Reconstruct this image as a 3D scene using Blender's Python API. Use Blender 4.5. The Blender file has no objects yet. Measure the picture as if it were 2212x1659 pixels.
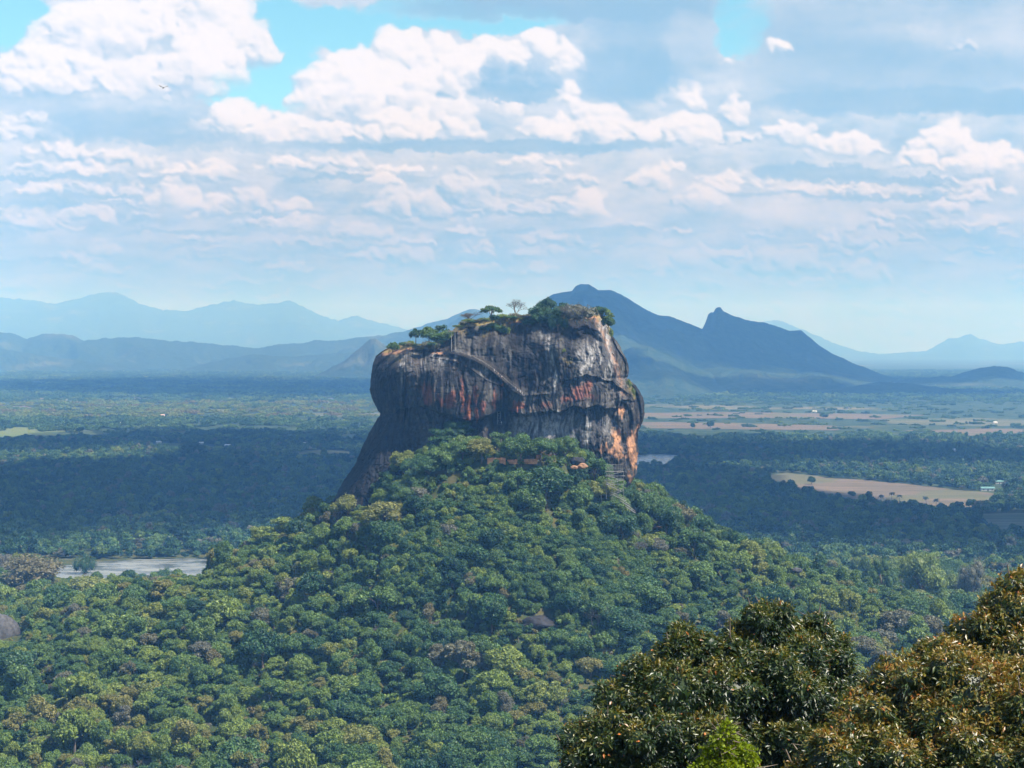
import bpy, bmesh, math, random
import numpy as np
from mathutils import Vector, Matrix, Euler

C = bpy.context.scene
COL = C.collection
R = math.radians
rng = np.random.default_rng(7)
random.seed(7)

# ------------------------------------------------------------------ camera
F = 3660.0                       # focal length in units of a 2212 px wide picture
HOR = 745.0                      # horizon row in the same picture
CAMZ = 190.0
PITCH = math.atan((829.5 - HOR) / F)
cam_d = bpy.data.cameras.new('camera')
cam = bpy.data.objects.new('camera', cam_d)
COL.objects.link(cam)
cam.location = (0, 0, CAMZ)
cam.rotation_euler = (math.pi / 2 - PITCH, 0, 0)
cam_d.sensor_width = 36
cam_d.lens = 36 * F / 2212
cam_d.clip_start = 1.0
cam_d.clip_end = 120000
C.camera = cam

# ------------------------------------------------------------------ render look
C.view_settings.view_transform = 'Standard'
C.view_settings.look = 'None'
C.view_settings.gamma = 1
C.view_settings.exposure = 0.9
C.view_settings.use_curve_mapping = False
C.render.engine = 'CYCLES'
C.cycles.use_denoising = True
C.cycles.volume_bounces = 2
C.cycles.max_bounces = 6
C.cycles.diffuse_bounces = 3
C.cycles.glossy_bounces = 2
C.cycles.transmission_bounces = 2
C.cycles.caustics_reflective = False
C.cycles.caustics_refractive = False

# ------------------------------------------------------------------ sun
SUN_EL, SUN_AZ = R(56), R(116)     # azimuth clockwise from +Y (straight ahead), so it stands to the right
sdir = Vector((math.sin(SUN_AZ) * math.cos(SUN_EL), math.cos(SUN_AZ) * math.cos(SUN_EL), math.sin(SUN_EL)))
sl = bpy.data.lights.new('sun', 'SUN')
sl.energy = 5.0
sl.angle = R(0.5)
sl.color = (1.0, 0.955, 0.89)
so = bpy.data.objects.new('sun', sl)
COL.objects.link(so)
so.rotation_euler = sdir.to_track_quat('Z', 'Y').to_euler()
so.location = (300, 300, 900)


# ------------------------------------------------------------------ node expressions
class NT:
    def __init__(s, tree):
        s.t = tree; s.n = tree.nodes; s.l = tree.links
    def new(s, typ, **kw):
        n = s.n.new(typ)
        for k, v in kw.items(): setattr(n, k, v)
        return n
    def put(s, sock, v):
        if isinstance(v, E): v = v.s
        if isinstance(v, bpy.types.NodeSocket): s.l.new(v, sock)
        else: sock.default_value = v
    def math(s, op, a, b=None, c=None, clamp=False):
        n = s.new('ShaderNodeMath', operation=op); n.use_clamp = clamp
        s.put(n.inputs[0], a)
        if b is not None: s.put(n.inputs[1], b)
        if c is not None: s.put(n.inputs[2], c)
        return E(s, n.outputs[0])
    def smooth(s, x, a, b, lo=0.0, hi=1.0):
        n = s.new('ShaderNodeMapRange', interpolation_type='SMOOTHSTEP')
        s.put(n.inputs[0], x); s.put(n.inputs[1], a); s.put(n.inputs[2], b); s.put(n.inputs[3], lo); s.put(n.inputs[4], hi)
        return E(s, n.outputs[0])
    def vec(s, x=0.0, y=0.0, z=0.0):
        n = s.new('ShaderNodeCombineXYZ')
        s.put(n.inputs[0], x); s.put(n.inputs[1], y); s.put(n.inputs[2], z)
        return n.outputs[0]
    def noise(s, v, scale, detail=4, rough=0.55, dim='3D', dist=0.0):
        n = s.new('ShaderNodeTexNoise', noise_dimensions=dim)
        if v is not None: s.l.new(v, n.inputs['Vector'])
        n.inputs['Scale'].default_value = scale; n.inputs['Detail'].default_value = detail
        n.inputs['Roughness'].default_value = rough; n.inputs['Distortion'].default_value = dist
        return E(s, n.outputs[0])
    def mix(s, f, a, b):
        n = s.new('ShaderNodeMix', data_type='RGBA')
        s.put(n.inputs[0], f)
        for k, v in ((6, a), (7, b)):
            if isinstance(v, (tuple, list)): v = tuple(v)[:3] + (1,)
            s.put(n.inputs[k], v)
        return n.outputs[2]
    def mixmul(s, a, b):
        n = s.new('ShaderNodeMix', data_type='RGBA', blend_type='MULTIPLY')
        n.inputs[0].default_value = 1
        s.put(n.inputs[6], a); s.put(n.inputs[7], b)
        return n.outputs[2]
class E:
    def __init__(s, t, sock): s.t = t; s.s = sock
    def __add__(s, o): return s.t.math('ADD', s, o)
    __radd__ = __add__
    def __sub__(s, o): return s.t.math('SUBTRACT', s, o)
    def __rsub__(s, o): return s.t.math('SUBTRACT', o, s)
    def __mul__(s, o): return s.t.math('MULTIPLY', s, o)
    __rmul__ = __mul__
    def __truediv__(s, o): return s.t.math('DIVIDE', s, o)
    def __rtruediv__(s, o): return s.t.math('DIVIDE', o, s)
    def max(s, o): return s.t.math('MAXIMUM', s, o)
    def min(s, o): return s.t.math('MINIMUM', s, o)
    def pow(s, o): return s.t.math('POWER', s, o)

# ------------------------------------------------------------------ world: clear sky with a cumulus field
w = bpy.data.worlds.new('World'); C.world = w; w.use_nodes = True
wt = w.node_tree; wt.nodes.clear()
T = NT(wt)
SKY_STRENGTH = 0.08
sky = T.new('ShaderNodeTexSky', sky_type='NISHITA')
sky.sun_disc = False
sky.sun_elevation = SUN_EL; sky.sun_rotation = SUN_AZ
sky.altitude = 200; sky.air_density = 1.0; sky.dust_density = 0.4; sky.ozone_density = 2.5
k = 1.0 / SKY_STRENGTH
tc = T.new('ShaderNodeTexCoord')
mpw = T.new('ShaderNodeMapping'); T.l.new(tc.outputs['Generated'], mpw.inputs[0]); mpw.inputs['Scale'].default_value = (1, 1, 2.6)
cn = T.noise(mpw.outputs[0], 3.2, 6, 0.6)
sepw = T.new('ShaderNodeSeparateXYZ'); T.l.new(tc.outputs['Generated'], sepw.inputs[0])
final = T.mix(T.smooth(cn, .54, .68) * T.smooth(E(T, sepw.outputs[2]), -.02, .02), sky.outputs[0], T.mix(T.smooth(cn, .5, .75), (0.22 * k, 0.33 * k, 0.42 * k), (0.50 * k, 0.50 * k, 0.53 * k)))
bg = T.new('ShaderNodeBackground'); bg.inputs[1].default_value = SKY_STRENGTH
T.put(bg.inputs[0], final)
wo = T.new('ShaderNodeOutputWorld'); T.l.new(bg.outputs[0], wo.inputs[0])
w.cycles.sampling_method = 'MANUAL'; w.cycles.sample_map_resolution = 1024

# ------------------------------------------------------------------ picture <-> place
cp, sp_ = math.cos(PITCH), math.sin(PITCH)
def ray(xv, yv):
    a = (np.asarray(xv, float) - 1106) / F; b = -(np.asarray(yv, float) - 829.5) / F
    return a, cp + b * sp_, -sp_ + b * cp          # x, y, z of a ray with unit depth
def P(xv, yv, d):                                   # the point seen at (xv, yv) that is d metres ahead
    a, b, c = ray(xv, yv)
    return a / b * d, d + 0 * a, CAMZ + c / b * d
def PV(xv, yv, d): return Vector([float(t) for t in P(xv, yv, d)])
def G(xv, yv, z=0.0):                               # the point on the level z seen at (xv, yv)
    a, b, c = ray(xv, yv)
    t = (z - CAMZ) / c
    return a * t, b * t
def proj(x, y, z):
    z = np.asarray(z) - CAMZ
    dep = y * cp - z * sp_
    up = y * sp_ + z * cp
    return 1106 + F * x / dep, 829.5 - F * up / dep
def PX(d): return d / F                              # metres per picture px at distance d

# ------------------------------------------------------------------ numpy noise
_perm = np.random.default_rng(3).permutation(512)
_perm = np.concatenate([_perm, _perm, _perm])
_grad = np.random.default_rng(4).normal(size=(512, 3)); _grad /= np.linalg.norm(_grad, axis=1)[:, None]
def pnoise(x, y, z=0.0):
    x, y, z = np.broadcast_arrays(np.asarray(x, float), np.asarray(y, float), np.asarray(z, float))
    xi, yi, zi = np.floor(x).astype(int), np.floor(y).astype(int), np.floor(z).astype(int)
    xf, yf, zf = x - xi, y - yi, z - zi
    fu, fv, fw = (t * t * t * (t * (t * 6 - 15) + 10) for t in (xf, yf, zf))
    out = 0
    for i in (0, 1):
        for j in (0, 1):
            for k_ in (0, 1):
                h = _perm[(_perm[(_perm[(xi + i) & 511] + yi + j) & 511] + zi + k_) & 511]
                gr = _grad[h]
                dt = gr[..., 0] * (xf - i) + gr[..., 1] * (yf - j) + gr[..., 2] * (zf - k_)
                out = out + dt * (fu if i else 1 - fu) * (fv if j else 1 - fv) * (fw if k_ else 1 - fw)
    return out * 1.6
def fbm(x, y, z=0.0, o=4, g_=0.5):
    s, a = 0, 1.0
    for i in range(o):
        s = s + a * pnoise(x, y, z); x, y, z = x * 2.03 + 7.1, y * 2.03 + 3.3, z * 2.03 + 1.7; a *= g_
    return s
def sstep(x, a, b):
    t = np.clip((x - a) / (b - a), 0, 1); return t * t * (3 - 2 * t)

# ------------------------------------------------------------------ object helpers
def link(o, parent=None):
    COL.objects.link(o)
    if parent is not None: o.parent = parent
    return o
def tag(o, label=None, cat=None, group=None, kind=None):
    if label: o['label'] = label
    if cat: o['category'] = cat
    if group: o['group'] = group
    if kind: o['kind'] = kind
    return o
def empty(name, loc, rz=0.0, sc=1.0):
    o = bpy.data.objects.new(name, None); o.location = loc; o.rotation_euler = (0, 0, rz)
    o.scale = (sc, sc, sc) if not hasattr(sc, '__len__') else sc
    o.empty_display_size = 0.5
    return link(o)
def mesh_np(name, v, f, mats=(), mi=None, attrs=None, smooth=False):
    """v (n,3); f list of arrays of equal face size or one array"""
    me = bpy.data.meshes.new(name)
    v = np.asarray(v, np.float32)
    fs = f if isinstance(f, list) else [f]
    fs = [np.asarray(a, np.int32) for a in fs if len(a)]
    me.vertices.add(len(v)); me.vertices.foreach_set('co', v.ravel())
    loops = np.concatenate([a.ravel() for a in fs])
    cnt = np.concatenate([np.full(len(a), a.shape[1], np.int32) for a in fs])
    me.loops.add(len(loops)); me.loops.foreach_set('vertex_index', loops)
    me.polygons.add(len(cnt))
    me.polygons.foreach_set('loop_start', np.concatenate([[0], np.cumsum(cnt)[:-1]]).astype(np.int32))
    if mi is not None: me.polygons.foreach_set('material_index', np.asarray(mi, np.int32))
    me.polygons.foreach_set('use_smooth', np.full(len(cnt), smooth, bool))
    for m in mats: me.materials.append(m)
    for k_, a in (attrs or {}).items():
        a = np.asarray(a, np.float32)
        if a.ndim == 1:
            at = me.attributes.new(k_, 'FLOAT', 'POINT'); at.data.foreach_set('value', a)
        elif a.shape[1] == 3:
            at = me.attributes.new(k_, 'FLOAT_VECTOR', 'POINT'); at.data.foreach_set('vector', a.ravel())
        else:
            at = me.attributes.new(k_, 'FLOAT_COLOR', 'POINT'); at.data.foreach_set('color', a.ravel())
    me.update(calc_edges=True); me.validate()
    return me
def obj_me(name, me, parent=None, loc=None):
    o = bpy.data.objects.new(name, me)
    if loc is not None: o.location = loc
    return link(o, parent)

class MB:                                            # collects boxes, tubes, blobs into one mesh
    def __init__(s): s.v = []; s.f4 = []; s.f3 = []; s.n = 0
    def add(s, v, f):
        v = np.asarray(v, float); s.v.append(v)
        f = np.asarray(f) + s.n
        (s.f4 if f.shape[1] == 4 else s.f3).append(f); s.n += len(v); return s
    def box(s, c, size, rz=0.0, M=None):
        sx, sy, sz = (t / 2 for t in size)
        v = np.array([(i, j, k_) for i in (-sx, sx) for j in (-sy, sy) for k_ in (-sz, sz)])
        if M is not None: v = v @ np.array(M.to_3x3()).T
        if rz:
            c_, s_ = math.cos(rz), math.sin(rz); v = v @ np.array([[c_, s_, 0], [-s_, c_, 0], [0, 0, 1]])
        v = v + np.array(c)
        return s.add(v, [(0, 1, 3, 2), (4, 6, 7, 5), (0, 4, 5, 1), (2, 3, 7, 6), (0, 2, 6, 4), (1, 5, 7, 3)])
    def tube(s, pts, rad, n=6, cap=True):
        pts = [Vector(p) for p in pts]
        if not hasattr(rad, '__len__'): rad = [rad] * len(pts)
        vs = []
        for i, p in enumerate(pts):
            d = (pts[min(i + 1, len(pts) - 1)] - pts[max(i - 1, 0)])
            d = d.normalized() if d.length > 1e-6 else Vector((0, 0, 1))
            a = d.orthogonal().normalized() if abs(d.z) > .9 else d.cross(Vector((0, 0, 1))).normalized()
            b = d.cross(a).normalized()
            for k_ in range(n):
                t = 2 * math.pi * k_ / n
                vs.append(p + (a * math.cos(t) + b * math.sin(t)) * rad[i])
        f = [(i * n + k_, i * n + (k_ + 1) % n, (i + 1) * n + (k_ + 1) % n, (i + 1) * n + k_) for i in range(len(pts) - 1) for k_ in range(n)]
        s.add([tuple(q) for q in vs], f)
        if cap and n == 4:
            m = s.n
            s.f4.append(np.array([[m - 4, m - 3, m - 2, m - 1]]))
        return s
    def blob(s, c, r, seed=0, amp=0.2, fr=1.5, sub=2):
        v, f = ico(sub)
        n = fbm(v[:, 0] * fr + seed * 3.1, v[:, 1] * fr, v[:, 2] * fr, 3)
        v = v * (1 + amp * n)[:, None] * np.array(r) + np.array(c)
        return s.add(v, f)
    def mesh(s, name, mats, smooth=False, attrs=None):
        fs = []
        if s.f4: fs.append(np.concatenate(s.f4))
        if s.f3: fs.append(np.concatenate(s.f3))
        return mesh_np(name, np.concatenate(s.v), fs, mats if isinstance(mats, (list, tuple)) else [mats], smooth=smooth, attrs=attrs)
    def build(s, name, mat, parent=None, loc=None, smooth=False):
        return obj_me(name, s.mesh(name, mat, smooth), parent, loc)
_ico = {}
def ico(sub):
    if sub not in _ico:
        bm = bmesh.new(); bmesh.ops.create_icosphere(bm, subdivisions=sub, radius=1)
        bm.verts.ensure_lookup_table()
        _ico[sub] = (np.array([v.co[:] for v in bm.verts]), np.array([[v.index for v in f.verts] for f in bm.faces])); bm.free()
    v, f = _ico[sub]; return v.copy(), f.copy()

# ------------------------------------------------------------------ materials
def mat(name, col, rough=0.8, var=0.25, scale=1.0, spec=0.3, bump=0.0, col2=None):
    m = bpy.data.materials.new(name); m.use_nodes = True
    t = NT(m.node_tree); b = m.node_tree.nodes['Principled BSDF']
    co = t.new('ShaderNodeTexCoord')
    n = t.noise(co.outputs['Object'], scale, 5, 0.6)
    c2 = col2 or tuple(c * (1 - var) for c in col)
    c = t.mix(t.smooth(n, 0.35, 0.65), tuple(min(1, x * (1 + var * .5)) for x in col), c2)
    t.put(b.inputs['Base Color'], c)
    b.inputs['Roughness'].default_value = rough
    b.inputs['Specular IOR Level'].default_value = spec
    if bump:
        bp = t.new('ShaderNodeBump'); bp.inputs['Distance'].default_value = bump
        t.put(bp.inputs['Height'], n); t.l.new(bp.outputs[0], b.inputs['Normal'])
    return m
def leafmat(name, stops, trans=0.25, rough=0.5, spec=0.35, attr='tint', vary=0.55):
    m = bpy.data.materials.new(name); m.use_nodes = True
    t = NT(m.node_tree); b = m.node_tree.nodes['Principled BSDF']; out = m.node_tree.nodes['Material Output']
    at = t.new('ShaderNodeAttribute', attribute_type='INSTANCER'); at.attribute_name = attr
    lv_ = t.new('ShaderNodeAttribute', attribute_type='GEOMETRY'); lv_.attribute_name = 'leafv'
    r = t.new('ShaderNodeValToRGB')
    t.put(r.inputs[0], E(t, at.outputs['Fac']) + (E(t, lv_.outputs['Fac']) - 0.5) * 0.10)
    while len(r.color_ramp.elements) < len(stops): r.color_ramp.elements.new(0.5)
    for e_, (p, c) in zip(r.color_ramp.elements, stops):
        e_.position = p; e_.color = tuple(c) + (1,)
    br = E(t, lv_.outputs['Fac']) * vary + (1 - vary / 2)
    c = t.mixmul(r.outputs[0], t.vec(br, br, br))
    t.put(b.inputs['Base Color'], c)
    b.inputs['Roughness'].default_value = rough; b.inputs['Specular IOR Level'].default_value = spec
    tr = t.new('ShaderNodeBsdfTranslucent'); t.put(tr.inputs[0], t.mixmul(c, (1.25, 1.15, 0.55, 1)))
    mx = t.new('ShaderNodeMixShader'); mx.inputs[0].default_value = trans
    t.l.new(b.outputs[0], mx.inputs[1]); t.l.new(tr.outputs[0], mx.inputs[2]); t.l.new(mx.outputs[0], out.inputs[0])
    return m
# tint: 0 dark blue-green .. 0.35 mid green .. 0.6 yellow-green .. 0.8 olive .. 1 grey brown
LEAF = leafmat('forest_leaf', [(0.0, (0.022, 0.070, 0.040)), (0.22, (0.058, 0.130, 0.046)), (0.45, (0.115, 0.195, 0.048)), (0.65, (0.195, 0.255, 0.050)),
                               (0.82, (0.200, 0.170, 0.062)), (0.93, (0.135, 0.145, 0.100)), (1.0, (0.165, 0.165, 0.135))], trans=.22, vary=1.0)
TWIG = leafmat('bare_twig', [(0.0, (0.17, 0.165, 0.15)), (1.0, (0.25, 0.215, 0.185))], trans=0.0, rough=0.9, spec=0.1)
BARK = mat('bark', (0.16, 0.13, 0.10), scale=2.0)
PALEBARK = mat('pale_bark', (0.42, 0.38, 0.33), scale=2.0)

# ------------------------------------------------------------------ tree meshes
def rand_dirs(r_, n, up=0.25):
    d = r_.normal(size=(n, 3)); d /= np.linalg.norm(d, axis=1)[:, None]
    d[:, 2] += up; d /= np.linalg.norm(d, axis=1)[:, None]
    return d
def quads_at(r_, p, nrm, size, jit=0.75, asp=0.7):
    """one bent leaf-clump quad at every point, roughly facing nrm"""
    n = len(p)
    nn = nrm + r_.normal(size=(n, 3)) * jit; nn /= np.linalg.norm(nn, axis=1)[:, None]
    a = np.cross(nn, r_.normal(size=(n, 3))); a /= np.linalg.norm(a, axis=1)[:, None] + 1e-9
    b = np.cross(nn, a)
    s = (size * r_.uniform(0.6, 1.35, n))[:, None]
    a = a * s; b = b * s * asp
    lift = nn * s * 0.22
    v = np.stack([p - a, p - b * r_.uniform(.6, 1.1, (n, 1)) + lift, p + a, p + b * r_.uniform(.6, 1.1, (n, 1)) + lift], 1).reshape(-1, 3)
    f = np.arange(4 * n).reshape(n, 4)
    return v, f
def crown_geo(seed, kind='round', nq=2200, qs=0.42, core=0.80):
    r_ = np.random.default_rng(seed)
    L = []
    if kind == 'round':
        for i in range(19):
            a = r_.uniform(0, 6.28); q = r_.uniform(0.2, 1) ** .7
            L.append((3.6 * q * math.cos(a), 3.6 * q * math.sin(a), 6.2 + r_.uniform(-2.0, 2.2) * (1.1 - .5 * q) - 1.2 * q * q, r_.uniform(.8, 1.9)))
    elif kind == 'broad':
        for i in range(26):
            a = r_.uniform(0, 6.28); q = r_.uniform(0.05, 1) ** .6
            L.append((4.4 * q * math.cos(a), 4.4 * q * math.sin(a), 7.7 - 2.6 * q * q + r_.uniform(-1.1, .7), r_.uniform(.8, 1.7)))
    elif kind == 'tall':
        for i in range(18):
            a = r_.uniform(0, 6.28); z = r_.uniform(3, 10.5); q = (1.0 - abs(z - 6.5) / 6.5)
            L.append((2.3 * q * math.cos(a), 2.3 * q * math.sin(a), z, r_.uniform(1.0, 1.9)))
    elif kind == 'layer':
        for i in range(24):
            a = r_.uniform(0, 6.28); z = r_.choice([4.2, 6.0, 7.6]); q = r_.uniform(.3, 1) * (1.15 - z / 14)
            L.append((4.6 * q * math.cos(a), 4.6 * q * math.sin(a), z + r_.uniform(-.5, .5), r_.uniform(.7, 1.4)))
    elif kind == 'umbrella':
        for i in range(30):
            a = i * 2.4 + r_.uniform(-.4, .4); q = ((i + .5) / 30) ** .5
            L.append((4.9 * q * math.cos(a), 4.9 * q * math.sin(a), 8.5 - 2.1 * q * q + r_.uniform(-.5, .5), r_.uniform(0.7, 1.35)))
    elif kind == 'shrub':
        for i in range(15):
            a = r_.uniform(0, 6.28); q = r_.uniform(0.1, 1)
            L.append((3.2 * q * math.cos(a), 3.2 * q * math.sin(a), 1.5 + r_.uniform(-.6, 1.3) * (1.2 - q), r_.uniform(.7, 1.6)))
    L = np.array(L)
    fl = 0.62 if kind in ('layer', 'umbrella') else 0.9
    wts = L[:, 3] ** 2; wts /= wts.sum()
    idx = r_.choice(len(L), int(nq * 1.7), p=wts)
    d = rand_dirs(r_, len(idx), 0.35)
    rad = L[idx, 3] * r_.uniform(0.80, 1.22, len(idx)) * (1 + 0.30 * pnoise(d[:, 0] * 2.5 + idx, d[:, 1] * 2.5, d[:, 2] * 2.5))
    p = L[idx, :3] + d * rad[:, None] * np.array([1, 1, fl])
    dist = np.linalg.norm((p[:, None, :] - L[None, :, :3]) / np.array([1, 1, fl]), axis=2) / L[None, :, 3]
    dist[np.arange(len(idx)), idx] = 9
    ok = dist.min(1) > 0.80
    p, d, idx = p[ok][:nq], d[ok][:nq], idx[ok][:nq]
    lobe = r_.uniform(0, 1, len(L))
    v, f = quads_at(r_, p, d, qs)
    lv_ = np.repeat(np.clip(r_.uniform(0, 1, len(p)) * .6 + lobe[idx] * .4, 0, 1), 4)
    vs, fs, lvs, n = [v], [], [lv_], len(v)
    cf = []
    if core:
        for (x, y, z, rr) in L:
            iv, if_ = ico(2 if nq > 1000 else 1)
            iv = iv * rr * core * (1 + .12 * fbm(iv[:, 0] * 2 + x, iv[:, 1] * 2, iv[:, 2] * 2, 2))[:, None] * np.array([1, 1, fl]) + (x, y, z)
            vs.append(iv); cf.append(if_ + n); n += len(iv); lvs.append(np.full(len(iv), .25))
    return np.concatenate(vs), f, (np.concatenate(cf) if cf else np.zeros((0, 3), int)), np.concatenate(lvs), L
def trunk_geo(seed, L, h=7.0, rad=0.32, lean=0.0):
    r_ = np.random.default_rng(seed + 99); m = MB()
    top = Vector((r_.uniform(-.5, .5) + lean, r_.uniform(-.5, .5), h * .55))
    m.tube([(0, 0, -1.2), (0.05, 0, 0.4), tuple(top * .6), tuple(top)], [rad * 1.5, rad, rad * .8, rad * .62], 7)
    for l in L[:7]:
        e_ = Vector(l[:3]); mid = top.lerp(e_, .5) + Vector((r_.uniform(-.3, .3), r_.uniform(-.3, .3), .3))
        m.tube([tuple(top * .85), tuple(mid), tuple(e_)], [rad * .5, rad * .3, rad * .1], 5)
    return m
def bare_geo(seed, h=9.0, spread=4.5, depth=6, flat=0.6):
    r_ = random.Random(seed); m = MB()
    def grow(p, d, ln, rad, lev):
        q = p + d * ln
        mid = p.lerp(q, .5) + Vector([r_.uniform(-1, 1) * ln * .08 for _ in range(3)])
        m.tube([tuple(p), tuple(mid), tuple(q)], [rad, rad * .85, rad * .62], 5 if lev < 2 else 3)
        if lev >= depth: return
        for i in range(3 if lev < depth - 1 else 4):
            nd = d + Vector((r_.uniform(-1, 1), r_.uniform(-1, 1), r_.uniform(-.45, .75) * flat)) * (.62 + .06 * lev)
            grow(q if i else p.lerp(q, .7), nd.normalized(), ln * r_.uniform(.62, .86), rad * .62, lev + 1)
    grow(Vector((0, 0, -1)), Vector((r_.uniform(-.1, .1), r_.uniform(-.1, .1), 1)).normalized(), h * .30, .26, 0)
    return m
KINDS = ['round', 'broad', 'tall', 'layer', 'round', 'broad', 'layer', 'round']
CROWN, TRUNK, FULL = [], [], []
SRC = bpy.data.collections.new('forest_tree_sources')
FARSRC = bpy.data.collections.new('distant_tree_sources')
GROVESRC = bpy.data.collections.new('grove_sources')
def crown_mesh(seed, kind, nq=2200, qs=0.42, name='crown', core=0.8, m=None):
    v, f4, f3, lv_, L = crown_geo(seed, kind, nq, qs, core)
    return mesh_np(name, v, [f4, f3], [m or LEAF], attrs={'leafv': lv_}), (v, f4, f3, lv_, L)
for i, kd in enumerate(KINDS):
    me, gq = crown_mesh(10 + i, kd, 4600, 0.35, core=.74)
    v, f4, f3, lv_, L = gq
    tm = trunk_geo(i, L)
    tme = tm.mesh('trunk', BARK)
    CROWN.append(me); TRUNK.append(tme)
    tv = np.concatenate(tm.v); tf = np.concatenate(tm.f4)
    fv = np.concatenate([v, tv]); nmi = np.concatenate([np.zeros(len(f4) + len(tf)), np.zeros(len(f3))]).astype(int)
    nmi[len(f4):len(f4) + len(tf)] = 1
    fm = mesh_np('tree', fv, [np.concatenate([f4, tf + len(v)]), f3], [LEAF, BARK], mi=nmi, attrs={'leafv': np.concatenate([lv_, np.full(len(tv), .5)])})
    SRC.objects.link(bpy.data.objects.new('forest_tree_%02d' % i, fm))
    fme, _ = crown_mesh(40 + i, kd, 520, 0.85, 'tree')
    FARSRC.objects.link(bpy.data.objects.new('distant_tree_%02d' % i, fme))
BARE = []
for i in range(2):
    bm_ = bare_geo(5 + i, 9.0, 4.5, 6)
    me = bm_.mesh('branches', TWIG); BARE.append(me)
    SRC.objects.link(bpy.data.objects.new('forest_tree_%02d' % (8 + i), me))
for i in range(5):
    r_ = np.random.default_rng(200 + i); vs, a4, a3, lvs, n = [], [], [], [], 0
    for j in range(13):
        v, f4, f3, lv_, L = crown_geo(int(r_.integers(1e6)), ['round', 'broad', 'tall'][j % 3], 95, 1.5, .8)
        v = v * r_.uniform(.75, 1.25) + np.array([r_.uniform(-19, 19), r_.uniform(-19, 19), 0])
        vs.append(v); a4.append(f4 + n); a3.append(f3 + n); lvs.append(np.clip(lv_ * .5 + r_.uniform(0, .5), 0, 1)); n += len(v)
    gm = mesh_np('grove', np.concatenate(vs), [np.concatenate(a4), np.concatenate(a3)], [LEAF], attrs={'leafv': np.concatenate(lvs)})
    GROVESRC.objects.link(bpy.data.objects.new('grove_%02d' % i, gm))

def scatter(name, pts, scl, rot, var, tint, coll, label_kind='stuff'):
    """one object whose geometry nodes instance the tree meshes of coll on pts"""
    n = len(pts)
    me = bpy.data.meshes.new(name)
    me.vertices.add(n); me.vertices.foreach_set('co', np.asarray(pts, np.float32).ravel())
    for k_, a, ty in (('scl', scl, 'FLOAT_VECTOR'), ('rot', rot, 'FLOAT_VECTOR'), ('tint', tint, 'FLOAT'), ('variant', var, 'INT')):
        at = me.attributes.new(k_, ty, 'POINT')
        at.data.foreach_set('vector' if ty == 'FLOAT_VECTOR' else 'value', np.asarray(a, np.int32 if ty == 'INT' else np.float32).ravel())
    o = obj_me(name, me)
    ng = bpy.data.node_groups.new(name, 'GeometryNodeTree')
    ng.interface.new_socket('Geometry', in_out='INPUT', socket_type='NodeSocketGeometry')
    ng.interface.new_socket('Geometry', in_out='OUTPUT', socket_type='NodeSocketGeometry')
    a = ng.nodes.new('NodeGroupInput'); b = ng.nodes.new('NodeGroupOutput')
    ip = ng.nodes.new('GeometryNodeInstanceOnPoints'); ci = ng.nodes.new('GeometryNodeCollectionInfo')
    ci.inputs['Collection'].default_value = coll; ci.inputs['Separate Children'].default_value = True
    ci.inputs['Reset Children'].default_value = True
    def nm(k_, ty):
        x = ng.nodes.new('GeometryNodeInputNamedAttribute'); x.data_type = ty; x.inputs['Name'].default_value = k_
        return [s_ for s_ in x.outputs if s_.enabled and s_.name == 'Attribute'][0]
    ng.links.new(a.outputs[0], ip.inputs['Points']); ng.links.new(ci.outputs[0], ip.inputs['Instance'])
    ip.inputs['Pick Instance'].default_value = True
    ng.links.new(nm('variant', 'INT'), ip.inputs['Instance Index'])
    ng.links.new(nm('rot', 'FLOAT_VECTOR'), ip.inputs['Rotation'])
    ng.links.new(nm('scl', 'FLOAT_VECTOR'), ip.inputs['Scale'])
    ng.links.new(ip.outputs[0], b.inputs[0])
    md = o.modifiers.new('scatter', 'NODES'); md.node_group = ng
    return o

# ------------------------------------------------------------------ terrain
RC = (-15.0, 952.0); RA, RB = 88.0, 62.0
TH = np.array([-60, 0, 30, 60, 90, 110, 130, 150, 180, 240, 300])
H0 = np.array([95, 103, 113, 128, 132, 130, 116, 100, 90, 92, 95.])
LL = np.array([150, 165, 140, 122, 112, 112, 118, 135, 155, 160, 150.])
def tz(x, y):
    x = np.asarray(x, float); y = np.asarray(y, float)
    ux, uy = (x - RC[0]) / RA, (y - RC[1]) / RB
    rho = np.sqrt(ux * ux + uy * uy) + 1e-6
    dist = np.sqrt((x - RC[0]) ** 2 + (y - RC[1]) ** 2)
    d = np.maximum(0, dist * (1 - 1 / rho))
    th = np.degrees(np.arctan2(-(y - RC[1]), x - RC[0])); th = np.where(th < -60, th + 360, th)
    d0_ = d; d = np.maximum(0, d - 24 * np.exp(-((th - 92) / 34) ** 2) * (1 - sstep(d, 60, 200)))
    h0 = np.interp(th, TH, H0); ll = np.interp(th, TH, LL)
    z = h0 * np.exp(-d / ll) * (1 - sstep(d, 110, 400))
    z = z + 3.5 * fbm(x / 45, y / 45, 0.3, 3) * sstep(z, 4, 30) * sstep(d, 5, 40)
    # levelled terrace in front of the cliff
    pd = np.sqrt(((x - 4) / 24) ** 2 + ((y - 875) / 12) ** 2)
    z = z * sstep(pd, 0.8, 1.4) + 131.0 * (1 - sstep(pd, 0.8, 1.4))
    # the outcrop the photographer stands on
    r0 = np.sqrt(x * x + y * y)
    hill = np.interp(r0, [0, 4, 12, 30, 60, 110, 200, 330, 480, 640], [188.3, 187.5, 182, 172, 158, 124, 78, 38, 12, 0])
    z = np.maximum(z, hill + np.where(r0 > 15, 2.5, 0) * fbm(x / 30, y / 30, .7, 3) * sstep(hill, 0, 30))
    return z
azs = np.concatenate([np.linspace(-180, -24, 60, endpoint=False), np.linspace(-24, 24, 520, endpoint=False), np.linspace(24, 180, 60, endpoint=False)])
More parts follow.
